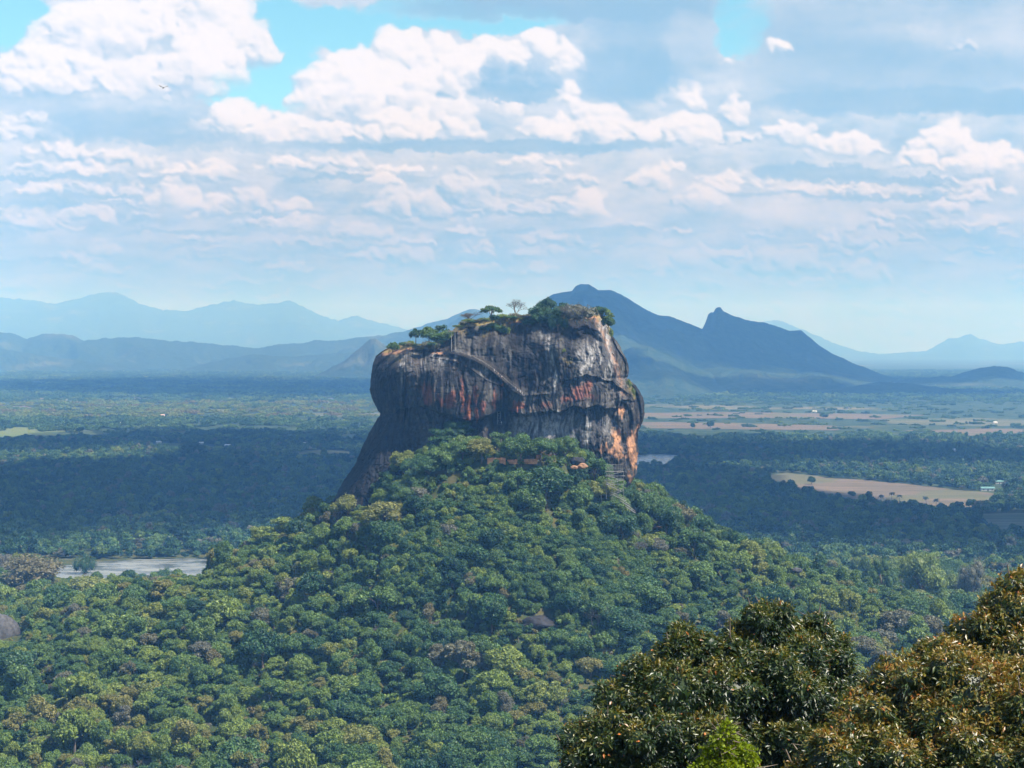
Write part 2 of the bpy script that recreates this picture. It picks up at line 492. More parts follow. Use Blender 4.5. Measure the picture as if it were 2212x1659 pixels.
rr = np.concatenate([np.linspace(0.5, 40, 24, endpoint=False), np.linspace(40, 620, 60, endpoint=False), np.linspace(620, 1250, 210, endpoint=False), np.geomspace(1250, 38800, 90)])
A_, R_ = np.meshgrid(np.radians(azs), rr)
gx, gy = R_ * np.sin(A_), R_ * np.cos(A_)
gz = tz(gx, gy)
na = len(azs); nr = len(rr)
i_, j_ = np.meshgrid(np.arange(nr - 1), np.arange(na), indexing='ij')
q = np.stack([i_ * na + j_, i_ * na + (j_ + 1) % na, (i_ + 1) * na + (j_ + 1) % na, (i_ + 1) * na + j_], -1).reshape(-1, 4)[:, ::-1]
def ground_mat():
    m = bpy.data.materials.new('undergrowth_ground'); m.use_nodes = True
    t = NT(m.node_tree); b = m.node_tree.nodes['Principled BSDF']
    co = t.new('ShaderNodeTexCoord')
    a = t.noise(co.outputs['Object'], 0.12, 6, 0.65); c = t.noise(co.outputs['Object'], 0.0011, 7, 0.6)
    s = t.noise(co.outputs['Object'], 0.02, 6, 0.7)
    c1 = t.mix(t.smooth(a, .4, .62), (0.035, 0.055, 0.022), (0.085, 0.080, 0.035))
    c2 = t.mix(t.smooth(s, .42, .6), (0.022, 0.045, 0.028), (0.05, 0.075, 0.04))
    c2 = t.mix(t.smooth(c, .55, .66), c2, (0.14, 0.13, 0.08))
    geo = t.new('ShaderNodeNewGeometry'); sx = t.new('ShaderNodeSeparateXYZ'); t.l.new(geo.outputs['Position'], sx.inputs[0])
    far = t.smooth(E(t, sx.outputs[1]), 1400, 2600)
    t.put(b.inputs['Base Color'], t.mix(far, c1, c2)); b.inputs['Roughness'].default_value = 1; b.inputs['Specular IOR Level'].default_value = .1
    return m
ground = obj_me('ground', mesh_np('ground', np.stack([gx, gy, gz], -1).reshape(-1, 3), q, [ground_mat()], smooth=True))
tag(ground, kind='structure')

# ------------------------------------------------------------------ fields and water on the plain
FIELDS = []                                          # polygons kept free of trees
def poly_xy(pts, z=0.0):
    return np.array([[float(t) for t in G(x, y, z)] for x, y in pts])
def subdiv_poly(pts, n=6, amp=0.0, seed=0):
    out = []
    for i in range(len(pts)):
        a, b = np.array(pts[i]), np.array(pts[(i + 1) % len(pts)])
        for k_ in range(n):
            t = k_ / n; p = a * (1 - t) + b * t
            l = np.linalg.norm(b - a)
            p = p + amp * np.array([float(pnoise(p[0] / 60 + seed, p[1] / 60)), float(pnoise(p[0] / 60, p[1] / 60 + seed + 9))])
            out.append(p)
    return np.array(out)
def sheet(name, pts, z, m, kind='structure', amp=14, seed=0, margin=True):
    p = subdiv_poly(poly_xy(pts), 8, amp, seed)
    bm = bmesh.new()
    vs = [bm.verts.new((x, y, z)) for x, y in p]
    f = bm.faces.new(vs)
    if f.normal.z < 0: f.normal_flip()
    bm.normal_update()
    bmesh.ops.triangulate(bm, faces=bm.faces[:])
    for f in bm.faces:
        if f.normal.z < 0: f.normal_flip()
    me = bpy.data.meshes.new(name); bm.to_mesh(me); bm.free(); me.materials.append(m)
    o = obj_me(name, me); tag(o, kind=kind)
    if margin: FIELDS.append(p)
    return o
def field_mat(name, c1, c2, sc=0.02, stripe=0.0):
    m = bpy.data.materials.new(name); m.use_nodes = True
    t = NT(m.node_tree); b = m.node_tree.nodes['Principled BSDF']
    co = t.new('ShaderNodeTexCoord')
    mp = t.new('ShaderNodeMapping'); t.l.new(co.outputs['Object'], mp.inputs[0]); mp.inputs['Scale'].default_value = (0.25, 1, 1)
    mp.inputs['Rotation'].default_value = (0, 0, 0.12)
    a = t.noise(mp.outputs[0], sc, 6, 0.7)
    wv_ = t.new('ShaderNodeTexWave', wave_type='BANDS', bands_direction='Y'); t.l.new(co.outputs['Object'], wv_.inputs[0])
    wv_.inputs['Scale'].default_value = 0.012; wv_.inputs['Distortion'].default_value = 5.0; wv_.inputs['Detail'].default_value = 4; wv_.inputs['Detail Scale'].default_value = 2.0
    pl = t.noise(co.outputs['Object'], .006, 3, .5)
    cf = t.mix(t.smooth(a, .36, .64), c1, c2)
    cf = t.mix(E(t, wv_.outputs['Fac']) * .45, cf, tuple(v * .62 for v in c2))
    cf = t.mix(t.smooth(pl, .56, .60) * .55, cf, (0.085, 0.105, 0.05))
    t.put(b.inputs['Base Color'], cf); b.inputs['Roughness'].default_value = 1
    b.inputs['Specular IOR Level'].default_value = 0.1
    return m
DRY = field_mat('dry_field', (0.175, 0.135, 0.10), (0.105, 0.095, 0.07))
DRYG = field_mat('dry_grass_field', (0.15, 0.145, 0.095), (0.075, 0.095, 0.055), 0.012)
PADDY = field_mat('green_field', (0.10, 0.15, 0.055), (0.14, 0.17, 0.075))
def water_mat():
    m = bpy.data.materials.new('lake_water'); m.use_nodes = True
    t = NT(m.node_tree); b = m.node_tree.nodes['Principled BSDF']
    co = t.new('ShaderNodeTexCoord')
    mp = t.new('ShaderNodeMapping'); t.l.new(co.outputs['Object'], mp.inputs[0]); mp.inputs['Scale'].default_value = (0.35, 1, 1)
    a = t.noise(mp.outputs[0], 0.05, 7, 0.7)
    t.put(b.inputs['Base Color'], t.mix(t.smooth(a, .40, .62), (0.07, 0.085, 0.085), (0.22, 0.235, 0.22)))
    t.put(b.inputs['Roughness'], t.smooth(a, .40, .6, .08, .45))
    bp = t.new('ShaderNodeBump'); bp.inputs['Distance'].default_value = 0.25
    n2 = t.noise(mp.outputs[0], 0.5, 4, 0.6); t.put(bp.inputs['Height'], n2); t.l.new(bp.outputs[0], b.inputs['Normal'])
    return m
WATER = water_mat()
sheet('water', [(90, 1262), (120, 1224), (200, 1215), (300, 1209), (440, 1207), (560, 1207), (560, 1262)], 0.35, WATER, amp=6, seed=1)
sheet('water', [(1350, 984), (1420, 981), (1478, 985), (1470, 1000), (1440, 1012), (1340, 1018)], 0.35, WATER, amp=12, seed=2)
sheet('water', [(1480, 1003), (1600, 1002), (1640, 1011), (1500, 1013)], 0.35, WATER, amp=9, seed=3)
sheet('field', [(1640, 1032), (1700, 1021), (1790, 1032), (1900, 1040), (2010, 1052), (2160, 1068), (2140, 1100), (1990, 1104), (1850, 1092), (1720, 1068)], 0.35, DRY, amp=10, seed=4)
sheet('field', [(2110, 1112), (2180, 1108), (2300, 1108), (2330, 1165), (2180, 1160), (2115, 1140)], 0.35, DRYG, amp=8, seed=5)
sheet('field', [(-120, 924), (90, 923), (190, 930), (212, 939), (130, 946), (-120, 946)], 0.35, PADDY, amp=10, seed=6)
sheet('field', [(300, 962), (360, 956), (440, 962), (520, 972), (430, 980), (330, 972)], 0.35, PADDY, amp=16, seed=7)
sheet('field', [(600, 982), (700, 972), (780, 978), (760, 992), (640, 992)], 0.35, DRYG, amp=16, seed=8)
for k_, pl in enumerate([[(1360, 893), (1560, 890), (1800, 893), (2000, 897), (1900, 906), (1600, 903), (1380, 904)],
                         [(1390, 912), (1600, 914), (1800, 920), (1820, 930), (1560, 927), (1385, 925)],
                         [(1900, 906), (2100, 903), (2330, 910), (2330, 921), (2100, 921), (1920, 915)],
                         [(1950, 930), (2150, 926), (2330, 931), (2330, 942), (2080, 941)]]):
    sheet('field', pl, 0.35, DRY if k_ != 2 else DRYG, amp=26, seed=10 + k_)
for k_, pl in enumerate([[(-100, 878), (60, 876), (70, 882), (-100, 886)], [(380, 886), (470, 884), (560, 889), (470, 894)],
                         [(650, 893), (790, 890), (870, 896), (700, 901)], [(120, 862), (300, 859), (330, 864), (140, 868)]]):
    sheet('field', pl, 0.35, DRYG if k_ else DRY, amp=26, seed=20 + k_)

def in_poly(x, y, p):
    c = np.zeros(len(x), bool)
    n = len(p)
    for i in range(n):
        x1, y1 = p[i]; x2, y2 = p[(i + 1) % n]
        cond = ((y1 > y) != (y2 > y)) & (x < (x2 - x1) * (y - y1) / (y2 - y1 + 1e-12) + x1)
        c ^= cond
    return c

# ------------------------------------------------------------------ sky backdrop: the cumulus bank behind everything, far outside the haze
def clouds_field():
    """cloud brightness W, blue-gap amount B on a grid over the forward sky, built from heaps of round puffs"""
    nx, ny = 920, 400
    xs = np.linspace(-260, 2472, nx); ys = np.linspace(-190, 850, ny)
    X, Y = np.meshgrid(xs, ys)
    wx = 14 * fbm(X / 52, Y / 46, 1.5, 6, .64); wy = 11 * fbm(X / 50, Y / 40, 9.5, 6, .64)
    XW, YW = X + wx, Y + wy
    sft = fbm(X / 150, Y / 60, 4.4, 6, .55)
    W = .46 + .20 * sft + .06 * fbm(X / 40, Y / 20, 2.4, 4)
    cover = np.ones_like(W)
    holes = [(20, 40, 110, 75), (600, 70, 110, 90), (520, 190, 100, 55), (610, 160, 90, 100), (730, 60, 160, 55), (900, 30, 160, 40), (1060, 45, 180, 32), (1600, 30, 70, 90), (1590, 90, 60, 40), (395, 135, 22, 14), (-150, 40, 120, 80)]
    hh = 0
    for (cx, cy, a, b) in holes: hh = np.maximum(hh, 1 - np.sqrt(((XW - cx) / a) ** 2 + ((YW - cy) / b) ** 2))
    B = sstep(hh, -.02, .28)
    r_ = np.random.default_rng(11)
    def heap(cx, cy, a, b, br=1.0, al=1.0, soft=.30, n=None, base=.9, con=1.0):
        nonlocal W, B
        a, b = a * 1.18, b * 1.25
        m = 1.5
        i0, i1 = np.searchsorted(xs, [cx - a * m - 45, cx + a * m + 45]); j0, j1 = np.searchsorted(ys, [cy - b * m - 45, cy + b * m + 45])
        if i1 <= i0 or j1 <= j0: return
        xx, yy = XW[j0:j1, i0:i1], YW[j0:j1, i0:i1]; H = np.zeros_like(xx)
        n = n or int(26 + a * b / 300)
        rm = min(a, b)
        for q in range(n):
            t = r_.uniform(-.15, math.pi + .15); rad = r_.uniform(0, 1) ** .5 * .80
            px, py = cx + a * rad * math.cos(t), cy + b * .35 - b * 1.15 * rad * math.sin(t)
            pr = rm * r_.uniform(.22, .58) * (1.15 - .5 * rad)
            d2 = ((xx - px) / pr) ** 2 + ((yy - py) / (pr * .86)) ** 2
            H = np.maximum(H, np.sqrt(np.maximum(0, 1 - d2)) * pr + (1 - rad) * rm * .35 * (d2 < 1))
        # blur a little
        for _ in range(5): H[1:-1, 1:-1] = (H[1:-1, 1:-1] * 2 + H[:-2, 1:-1] + H[2:, 1:-1] + H[1:-1, :-2] + H[1:-1, 2:]) / 6
        A = sstep(H / rm + .05 * fbm(xx / 9, yy / 7, 3.3, 3), .03, .05 + soft * 1.5) * sstep((cy + b * base - yy) / (b * .75), 0, 1) * al
        dyy, dxx = np.gradient(H); l = (dyy * .8 - dxx * .45) / 2.6
        S = br - .22 + np.clip(l * .46, -.30, .24) * con + .16 * np.clip((cy - yy) / b, -1, 1) + .10 * fbm(xx / 30, yy / 22, 7.7, 4)
        W[j0:j1, i0:i1] = W[j0:j1, i0:i1] * (1 - A) + np.clip(S, 0, 1.05) * A
        B[j0:j1, i0:i1] *= (1 - A)
    def veil(cx, cy, a, b, v, al, n=1.5):
        nonlocal W, B
        d = 1 - (np.abs((XW - cx) / a) ** 2.4 + np.abs((YW + 6 * sft - cy) / b) ** 2.4)
        A = sstep(d + .25 * sft, -.15, .75) * al
        W = W * (1 - A) + (v + .10 * sft) * A; B = B * (1 - A * .96)
    rowsmall = []
    for yy0, nn, a0, b0, br0 in ((705, 24, 48, 8, .50), (672, 26, 46, 11, .54), (640, 26, 42, 11, .54), (610, 26, 46, 13, .58), (575, 28, 46, 15, .62), (545, 26, 52, 15, .64), (515, 24, 54, 17, .68), (480, 22, 58, 19, .70), (440, 20, 60, 21, .74), (400, 18, 64, 22, .78), (360, 15, 70, 22, .80)):
        for q in range(nn):
            cx = r_.uniform(-200, 2420)
            if r_.random() < .78: heap(cx, yy0 + r_.uniform(-14, 14), a0 * r_.uniform(.5, 1.7), b0 * r_.uniform(.6, 1.5), br0 + r_.uniform(-.06, .24), .85, .30, 22, con=.9)
            if r_.random() < .5: veil(cx + r_.uniform(-90, 90), yy0 + b0 * 1.1, a0 * r_.uniform(1.2, 2.6), b0 * .35, .22 + .10 * (yy0 - 360) / 280, .55)
    for h_ in [(1180, 515, 55, 22, .75), (1275, 445, 36, 34, .95), (1400, 390, 55, 34, .8), (1510, 430, 48, 32, .82), (1500, 560, 55, 42, .68), (1690, 565, 95, 42, .66), (1870, 590, 50, 36, .68), (830, 388, 38, 20, .95), (880, 440, 90, 46, .70), (770, 500, 80, 24, .78), (790, 555, 66, 20, .76), (885, 560, 55, 30, .68), (1005, 410, 66, 50, .66),
               (370, 425, 62, 42, .88), (450, 368, 62, 28, .88), (540, 435, 55, 36, .70), (190, 462, 72, 28, .88), (60, 480, 55, 26, .76), (430, 520, 90, 15, .74), (160, 408, 130, 20, .84), (700, 352, 120, 24, .76), (260, 345, 110, 26, .80), (1200, 352, 55, 12, .84), (1850, 415, 120, 18, .82), (1700, 412, 60, 16, .82), (2050, 450, 60, 26, .8), (2100, 425, 50, 20, .8)]:
        heap(*h_, al=.85)
    veil(975, 516, 46, 14, .18, .8); veil(1290, 505, 130, 12, .26, .6); veil(560, 547, 190, 8, .22, .6); veil(330, 475, 70, 14, .28, .6); veil(1230, 410, 30, 30, .3, .5)
    # middle row
    for h_ in [(60, 285, 100, 36, .84), (70, 255, 40, 22, .86), (130, 330, 110, 26, .80), (1700, 290, 60, 36, .84), (1830, 312, 95, 34, .90), (2040, 300, 60, 50, .96), (2130, 345, 95, 42, .98), (1985, 345, 60, 26, .92), (1585, 240, 30, 42, .82), (1600, 300, 50, 24, .76)]: heap(*h_)
    veil(1760, 372, 170, 22, .14, .8); veil(1900, 388, 230, 12, .16, .8); veil(250, 395, 190, 8, .22, .5); veil(60, 440, 230, 10, .2, .7)
    # big heaps, back to front
    for h_ in [(200, 70, 120, 90, .88), (320, 50, 150, 80, .84), (470, 70, 95, 100, .86), (565, 105, 38, 46, .84), (60, 170, 130, 60, .84), (130, 130, 90, 70, .96), (300, 170, 200, 60, .84), (355, 60, 45, 50, .96), (440, 135, 90, 70, .97), (210, 60, 100, 70, .97), (95, 180, 150, 40, .86),
               (1470, 200, 40, 46, .97), (1300, 270, 90, 50, .86), (1190, 280, 80, 40, .92), (1400, 290, 120, 42, .88), (1480, 280, 60, 50, .94), (1235, 135, 38, 48, 1.0), (1232, 205, 32, 40, 1.0), (1160, 105, 95, 40, 1.0), (1060, 120, 70, 50, .98), (955, 120, 75, 52, .98), (860, 105, 55, 62, 1.0), (765, 160, 75, 60, .97), (690, 195, 64, 70, .97), (820, 210, 140, 80, .98), (980, 205, 130, 80, 1.0), (1010, 160, 60, 50, 1.0),
               (900, 270, 150, 42, .93), (510, 262, 62, 56, .98), (600, 285, 90, 44, .88), (700, 290, 80, 36, .86), (430, 285, 70, 26, .82), (860, 285, 110, 30, .90)]: heap(*h_)
    heap(1110, 172, 105, 52, .30, .92, .4, base=1.0, con=.6); heap(965, 205, 26, 20, .38, .7); veil(1110, 205, 100, 16, .16, .8)
    veil(1060, 316, 420, 17, .14, .85); veil(560, 318, 220, 14, .24, .6); veil(250, 275, 240, 38, .20, .8); veil(380, 300, 170, 16, .16, .6); veil(120, 232, 190, 18, .34, .6)
    veil(1400, 60, 150, 120, .22, .97); veil(1370, 160, 140, 70, .10, .92); veil(1200, 14, 420, 34, .02, .85); veil(1490, 90, 60, 90, .34, .8)
    veil(1980, 60, 420, 150, .28, .96); veil(1900, 150, 330, 80, .20, .7); veil(2000, 220, 420, 34, .08, .85); veil(1760, 150, 100, 60, .24, .9); veil(2120, 60, 160, 70, .46, .6)
    heap(1682, 100, 26, 16, 1.0, .95, .3, base=1.2); heap(1572, 132, 14, 9, .85, .8); heap(2080, 100, 40, 18, .62, .6)
    dist = sstep(Y, 330, 700)
    W = W * (1 - dist * .25) + .45 * dist * .25
    return xs, ys, X, Y, np.clip(W, 0, 1.1), B * (1 - sstep(Y, 260, 330)), dist
bx_, by_, BX, BY, BW, BB, BD = clouds_field()
a_, b_, c_ = ray(BX, BY); L_ = np.sqrt(a_ * a_ + b_ * b_ + c_ * c_); RS = 62000.0
sv = np.stack([a_ / L_ * RS, b_ / L_ * RS, c_ / L_ * RS + CAMZ], -1).reshape(-1, 3)
i_, j_ = np.meshgrid(np.arange(BX.shape[0] - 1), np.arange(BX.shape[1] - 1), indexing='ij'); n_ = BX.shape[1]
sf = np.stack([i_ * n_ + j_, i_ * n_ + j_ + 1, (i_ + 1) * n_ + j_ + 1, (i_ + 1) * n_ + j_], -1).reshape(-1, 4)
SKM = bpy.data.materials.new('cumulus_sky'); SKM.use_nodes = True; t = NT(SKM.node_tree); t.n.clear()
at = t.new('ShaderNodeAttribute'); at.attribute_name = 'cloud'; se = t.new('ShaderNodeSeparateColor'); t.l.new(at.outputs['Color'], se.inputs[0])
ge = t.new('ShaderNodeNewGeometry'); vm = t.new('ShaderNodeVectorMath', operation='NORMALIZE'); t.l.new(ge.outputs['Position'], vm.inputs[0])
st = t.new('ShaderNodeTexSky', sky_type='NISHITA'); st.sun_disc = False; st.sun_elevation = SUN_EL; st.sun_rotation = SUN_AZ; st.ozone_density = 2.5; st.dust_density = .4
t.l.new(vm.outputs[0], st.inputs[0])
fn = t.noise(vm.outputs[0], 160.0, 6, .65)
Wn = E(t, se.outputs[0]) + (fn - .5) * .16
cc = t.mix(t.smooth(Wn, .0, 1.0), (0.170 * k, 0.295 * k, 0.43 * k), (0.54 * k, 0.54 * k, 0.58 * k))
cc = t.mix(E(t, se.outputs[2]), cc, t.mix(t.smooth(Wn, .2, .7), (0.095 * k, 0.190 * k, 0.33 * k), (0.205 * k, 0.255 * k, 0.38 * k)))
cc = t.mix(E(t, se.outputs[1]), cc, t.mixmul(st.outputs[0], (0.9, 1.40, 1.30, 1)))
em = t.new('ShaderNodeEmission'); em.inputs[1].default_value = SKY_STRENGTH; t.put(em.inputs[0], cc)
ou = t.new('ShaderNodeOutputMaterial'); t.l.new(em.outputs[0], ou.inputs[0])
SKM.cycles.emission_sampling = 'NONE'
skyo = obj_me('sky', mesh_np('sky', sv, sf, [SKM], attrs={'cloud': np.stack([BW, BB, BD, BD * 0 + 1], -1).reshape(-1, 4)}, smooth=True)); tag(skyo, kind='structure')

# ------------------------------------------------------------------ mountains and hills
def hill_mat():
    m = bpy.data.materials.new('forested_slope'); m.use_nodes = True
    t = NT(m.node_tree); b = m.node_tree.nodes['Principled BSDF']
    co = t.new('ShaderNodeTexCoord')
    a = t.noise(co.outputs['Object'], 0.0022, 8, 0.62); s = t.noise(co.outputs['Object'], 0.03, 5, 0.7)
    c = t.mix(t.smooth(s, .38, .64), (0.016, 0.036, 0.022), (0.038, 0.058, 0.032))
    c = t.mix(t.smooth(a, .52, .72), c, (0.085, 0.10, 0.05))
    c = t.mix(t.smooth(t.noise(co.outputs['Object'], 0.008, 6, 0.7), .68, .76), c, (0.16, 0.14, 0.11))
    t.put(b.inputs['Base Color'], c); b.inputs['Roughness'].default_value = 1; b.inputs['Specular IOR Level'].default_value = .05
    bp = t.new('ShaderNodeBump'); bp.inputs['Distance'].default_value = 10.0; bp.inputs['Strength'].default_value = .9
    t.put(bp.inputs['Height'], s); t.l.new(bp.outputs[0], b.inputs['Normal'])
    return m
HILL = hill_mat()
def mountain(name, D, W, pts, Wb=None, rough=1.0, nx=420, ny=91, gul=0.30, seed=0):
    """a ridge whose crest stands D metres ahead and follows pts; W = run of the near slope, Wb = far slope"""
    Wb = Wb or W * .9
    xv = np.array([p[0] for p in pts], float); yv = np.array([p[1] for p in pts], float)
    xs = np.linspace(xv[0], xv[-1], nx)
    yy = np.interp(xs, xv, yv)
    X, _, Z = P(xs, yy, D)
    Z = np.maximum(Z, 0); CN = rough * 7 * fbm(X / 110 + seed, X * 0 + seed, 0, 4) + rough * 1.6 * fbm(X / 14 + seed, X * 0 + seed, 0, 2)
    edge = np.minimum(1, np.minimum(np.arange(nx), nx - 1 - np.arange(nx)) / 12.0)
    Z = Z * (edge if True else 1) - 3
    s = np.linspace(-1, 1, ny)
    kw = max(3, nx // 14); kern = np.hanning(kw * 2 + 1); kern /= kern.sum()
    Zs = np.convolve(np.pad(Z, kw, 'edge'), kern, 'valid')
    S, XX = np.meshgrid(s, X, indexing='ij'); mz = sstep(np.abs(S), .0, .32); ZZ = Z[None, :] * (1 - mz) + np.minimum(Zs, 1e9)[None, :] * mz
    YY = D + np.where(S < 0, S * W, S * Wb)
    fall = (1 - np.abs(S)) 
    prof = np.where(S < 0, fall ** 1.25, fall ** 1.1)
    sc = W / 3.2
    gl = fbm(XX / sc + seed * 1.7 + YY / sc * .25, YY / (sc * 2.2) + seed, 0.4, 5, .55)
    rid = 1 - np.abs(fbm(XX / (sc * 1.2) + seed * 2.9, YY / (sc * 2.0) + 5, 1.4, 4, .5)) * 1.4
    mod = np.clip(np.abs(S) * 3.0, 0, 1) * np.clip((1 - np.abs(S)) * 6, 0, 1)
    Zf = ZZ * (prof + gul * (gl * .7 + (rid - .6) * .8) * mod * (prof ** .5))
    Zf = Zf + np.broadcast_to(CN, S.shape) * np.exp(-np.abs(S) * 30)
    Zf = np.where(np.abs(S) > .999, -8, Zf)
    # never rise above the traced crest on the near side: keep the outline
    lim = CAMZ + (ZZ - CAMZ) * (YY / D)
    Zf = np.where((S < 0) & (ZZ > CAMZ * .7), np.minimum(Zf, lim - 2), Zf)
    v = np.stack([XX * (YY / D), YY, Zf], -1).reshape(-1, 3)
    i_, j_ = np.meshgrid(np.arange(ny - 1), np.arange(nx - 1), indexing='ij')
    f = np.stack([i_ * nx + j_, i_ * nx + j_ + 1, (i_ + 1) * nx + j_ + 1, (i_ + 1) * nx + j_], -1).reshape(-1, 4)
    o = obj_me(name, mesh_np(name, v, f, [HILL], smooth=True)); tag(o, kind='structure')
    return o
mountain('mountains', 27500, 4500, [(-200, 690), (-60, 650), (0, 642), (70, 648), (120, 656), (165, 645), (205, 634), (235, 630), (262, 633), (300, 655), (345, 668), (400, 672), (440, 662), (470, 655), (490, 652), (505, 647), (530, 655), (570, 657), (600, 654), (625, 648), (655, 662), (690, 680), (730, 692), (770, 681), (800, 692), (850, 703), (900, 718), (960, 735), (1100, 750)], seed=1, rough=3, gul=.22)
mountain('hills', 13800, 1300, [(-200, 735), (-60, 722), (0, 717), (20, 716), (45, 727), (58, 731), (90, 722), (135, 719), (165, 728), (180, 735), (225, 730), (290, 727), (330, 732), (400, 737), (450, 741), (500, 746), (560, 752), (592, 744), (640, 741), (680, 735), (720, 735), (770, 729), (830, 722), (870, 716), (905, 705), (940, 693), (965, 688), (990, 676), (1025, 665), (1050, 672), (1100, 690), (1200, 720), (1350, 750)], seed=2, rough=1.6, gul=.35)
mountain('hills', 12200, 700, [(380, 800), (440, 785), (500, 772), (550, 764), (600, 769), (650, 768), (700, 764), (760, 761), (830, 752), (900, 740), (960, 705), (1000, 680), (1030, 672), (1080, 700), (1200, 770), (1300, 800)], seed=3)
mountain('hills', 12300, 600, [(-150, 760), (0, 752), (100, 768), (180, 778), (260, 790), (330, 798)], seed=13)
mountain('hills', 9800, 420, [(660, 815), (700, 802), (740, 780), (775, 752), (790, 738), (800, 731), (812, 731), (825, 740), (850, 752), (880, 765), (960, 790), (1060, 812)], Wb=500, seed=4, nx=260, gul=.2)
mountain('mountains', 27000, 3500, [(1600, 700), (1680, 690), (1740, 714), (1800, 740), (1850, 757), (1900, 765), (1960, 760), (2000, 758), (2030, 742), (2050, 730), (2070, 729), (2095, 721), (2120, 732), (2160, 744), (2212, 737), (2300, 725), (2400, 740)], seed=5, rough=2)
mountain('mountains', 8700, 2300, [(1040, 800), (1090, 735), (1140, 680), (1170, 648), (1195, 634), (1220, 628), (1236, 627), (1243, 617), (1255, 613), (1272, 613), (1284, 620), (1292, 626), (1320, 626), (1340, 634), (1360, 645), (1390, 664), (1420, 678), (1445, 682), (1475, 693), (1500, 702), (1517, 709), (1523, 698), (1530, 678), (1536, 674), (1541, 675), (1546, 665), (1556, 662), (1562, 670), (1580, 681), (1610, 690), (1650, 694), (1680, 706), (1705, 713), (1730, 711), (1742, 722), (1770, 745), (1800, 764), (1840, 782), (1880, 797), (1920, 812), (1970, 824), (2040, 832), (2120, 850)], seed=6, nx=700, ny=151, gul=.42, rough=.8)
mountain('hills', 8000, 900, [(1900, 830), (1960, 816), (2020, 813), (2060, 811), (2090, 801), (2120, 793), (2150, 789), (2175, 791), (2200, 802), (2260, 815), (2360, 830)], seed=7, nx=260)
mountain('hills', 6900, 650, [(1330, 760), (1370, 748), (1400, 746), (1440, 762), (1480, 786), (1530, 800), (1580, 830), (1640, 850)], seed=8, nx=220)
mountain('hills', 6500, 420, [(1330, 812), (1380, 806), (1430, 795), (1465, 803), (1500, 822), (1540, 842), (1590, 866), (1630, 880)], seed=9, nx=240, gul=.2)
mountain('hills', 7000, 600, [(1440, 840), (1500, 812), (1560, 800), (1610, 797), (1660, 806), (1700, 812), (1760, 806), (1800, 812), (1860, 832), (1940, 856)], seed=10, nx=260)
mountain('hills', 6600, 500, [(1680, 856), (1760, 840), (1830, 836), (1900, 822), (1960, 826), (2040, 836), (2120, 842), (2212, 846), (2330, 850)], seed=11, nx=260)

# ------------------------------------------------------------------ clouds above and outside the picture that shade parts of the plain
CLOUD = mat('cloud_white', (0.9, 0.9, 0.9), rough=1, var=0.05, scale=.001, spec=0)
t = NT(CLOUD.node_tree); tb = t.new('ShaderNodeBsdfTransparent'); mx = t.new('ShaderNodeMixShader'); mx.inputs[0].default_value = .64      # thin cloud lets part of the sun through
t.l.new(CLOUD.node_tree.nodes['Principled BSDF'].outputs[0], mx.inputs[1]); t.l.new(tb.outputs[0], mx.inputs[2]); t.l.new(mx.outputs[0], CLOUD.node_tree.nodes['Material Output'].inputs[0])
hoff = 1 / math.tan(SUN_EL)
def cloud(cx, cy, rx, ry, h=1900, seed=0):
    """a cloud whose shadow falls round (cx, cy) on the plain"""
    ox, oy = math.sin(SUN_AZ) * h * hoff, math.cos(SUN_AZ) * h * hoff
    m = MB(); r_ = random.Random(seed)
    for i in range(16):
        a = r_.uniform(0, 6.28); q = math.sqrt(r_.random()) * .72
        m.blob((q * rx * math.cos(a), q * ry * math.sin(a), r_.uniform(0, 60)), (rx * .45, ry * .42, 120), seed * 20 + i, .35, 1.7, 3)
    o = m.build('cloud', CLOUD, None, (cx + ox, cy + oy, h), True); tag(o, kind='structure')
cloud(-560, 2150, 560, 600, 1700, 1)
cloud(-150, 2350, 460, 760, 1700, 2)
cloud(130, 1950, 300, 380, 1700, 12)
cloud(560, 1720, 420, 190, 1700, 3)
cloud(560, 2900, 520, 330, 1900, 4)
cloud(-700, 3300, 520, 420, 1900, 5)
cloud(150, 3250, 420, 420, 1900, 6)
cloud(-1000, 7600, 1300, 1500, 2600, 7)
cloud(1150, 8500, 1700, 1500, 2700, 8)
cloud(1500, 6600, 1000, 480, 2600, 9)
cloud(-1900, 8200, 1100, 1300, 2600, 10)
cloud(-350, 6700, 700, 520, 2500, 11)

# ------------------------------------------------------------------ the great rock
YB = 1160.0
LEFT = [(752, 838), (760, 824), (770, 813), (785, 807), (800, 804), (820, 802), (840, 801), (858, 804), (872, 809), (885, 817), (893, 823), (898, 822), (905, 815), (920, 806), (935, 799), (950, 791), (965, 785), (985, 776), (1005, 767), (1025, 753), (1045, 741), (1065, 729), (1085, 718), (1105, 708), (1130, 696), (1160, 684)]
RIGHT = [(668, 1296), (690, 1306), (712, 1318), (730, 1327), (745, 1336), (760, 1345), (775, 1352), (788, 1357), (800, 1358), (810, 1356), (816, 1352), (822, 1361), (832, 1373), (845, 1381), (860, 1387), (875, 1391), (890, 1392), (903, 1389), (915, 1384), (930, 1379), (945, 1376), (960, 1377), (975, 1378), (990, 1377), (1005, 1376), (1018, 1374), (1030, 1370), (1040, 1364), (1060, 1352), (1100, 1340), (1160, 1335)]
TOP = [(800, 752), (838, 752), (852, 746), (870, 743), (890, 741), (905, 746), (925, 742), (950, 738), (968, 722), (978, 714), (988, 702), (998, 697), (1010, 694), (1030, 693), (1045, 690), (1060, 686), (1080, 686), (1100, 683), (1130, 681), (1145, 678), (1160, 680), (1180, 683), (1200, 683), (1230, 678), (1260, 674), (1280, 671), (1290, 670), (1297, 669), (1400, 669)]
NS, NU, NBK = 420, 620, 120
ytop = lambda x: np.interp(x, [p[0] for p in TOP], [p[1] for p in TOP])
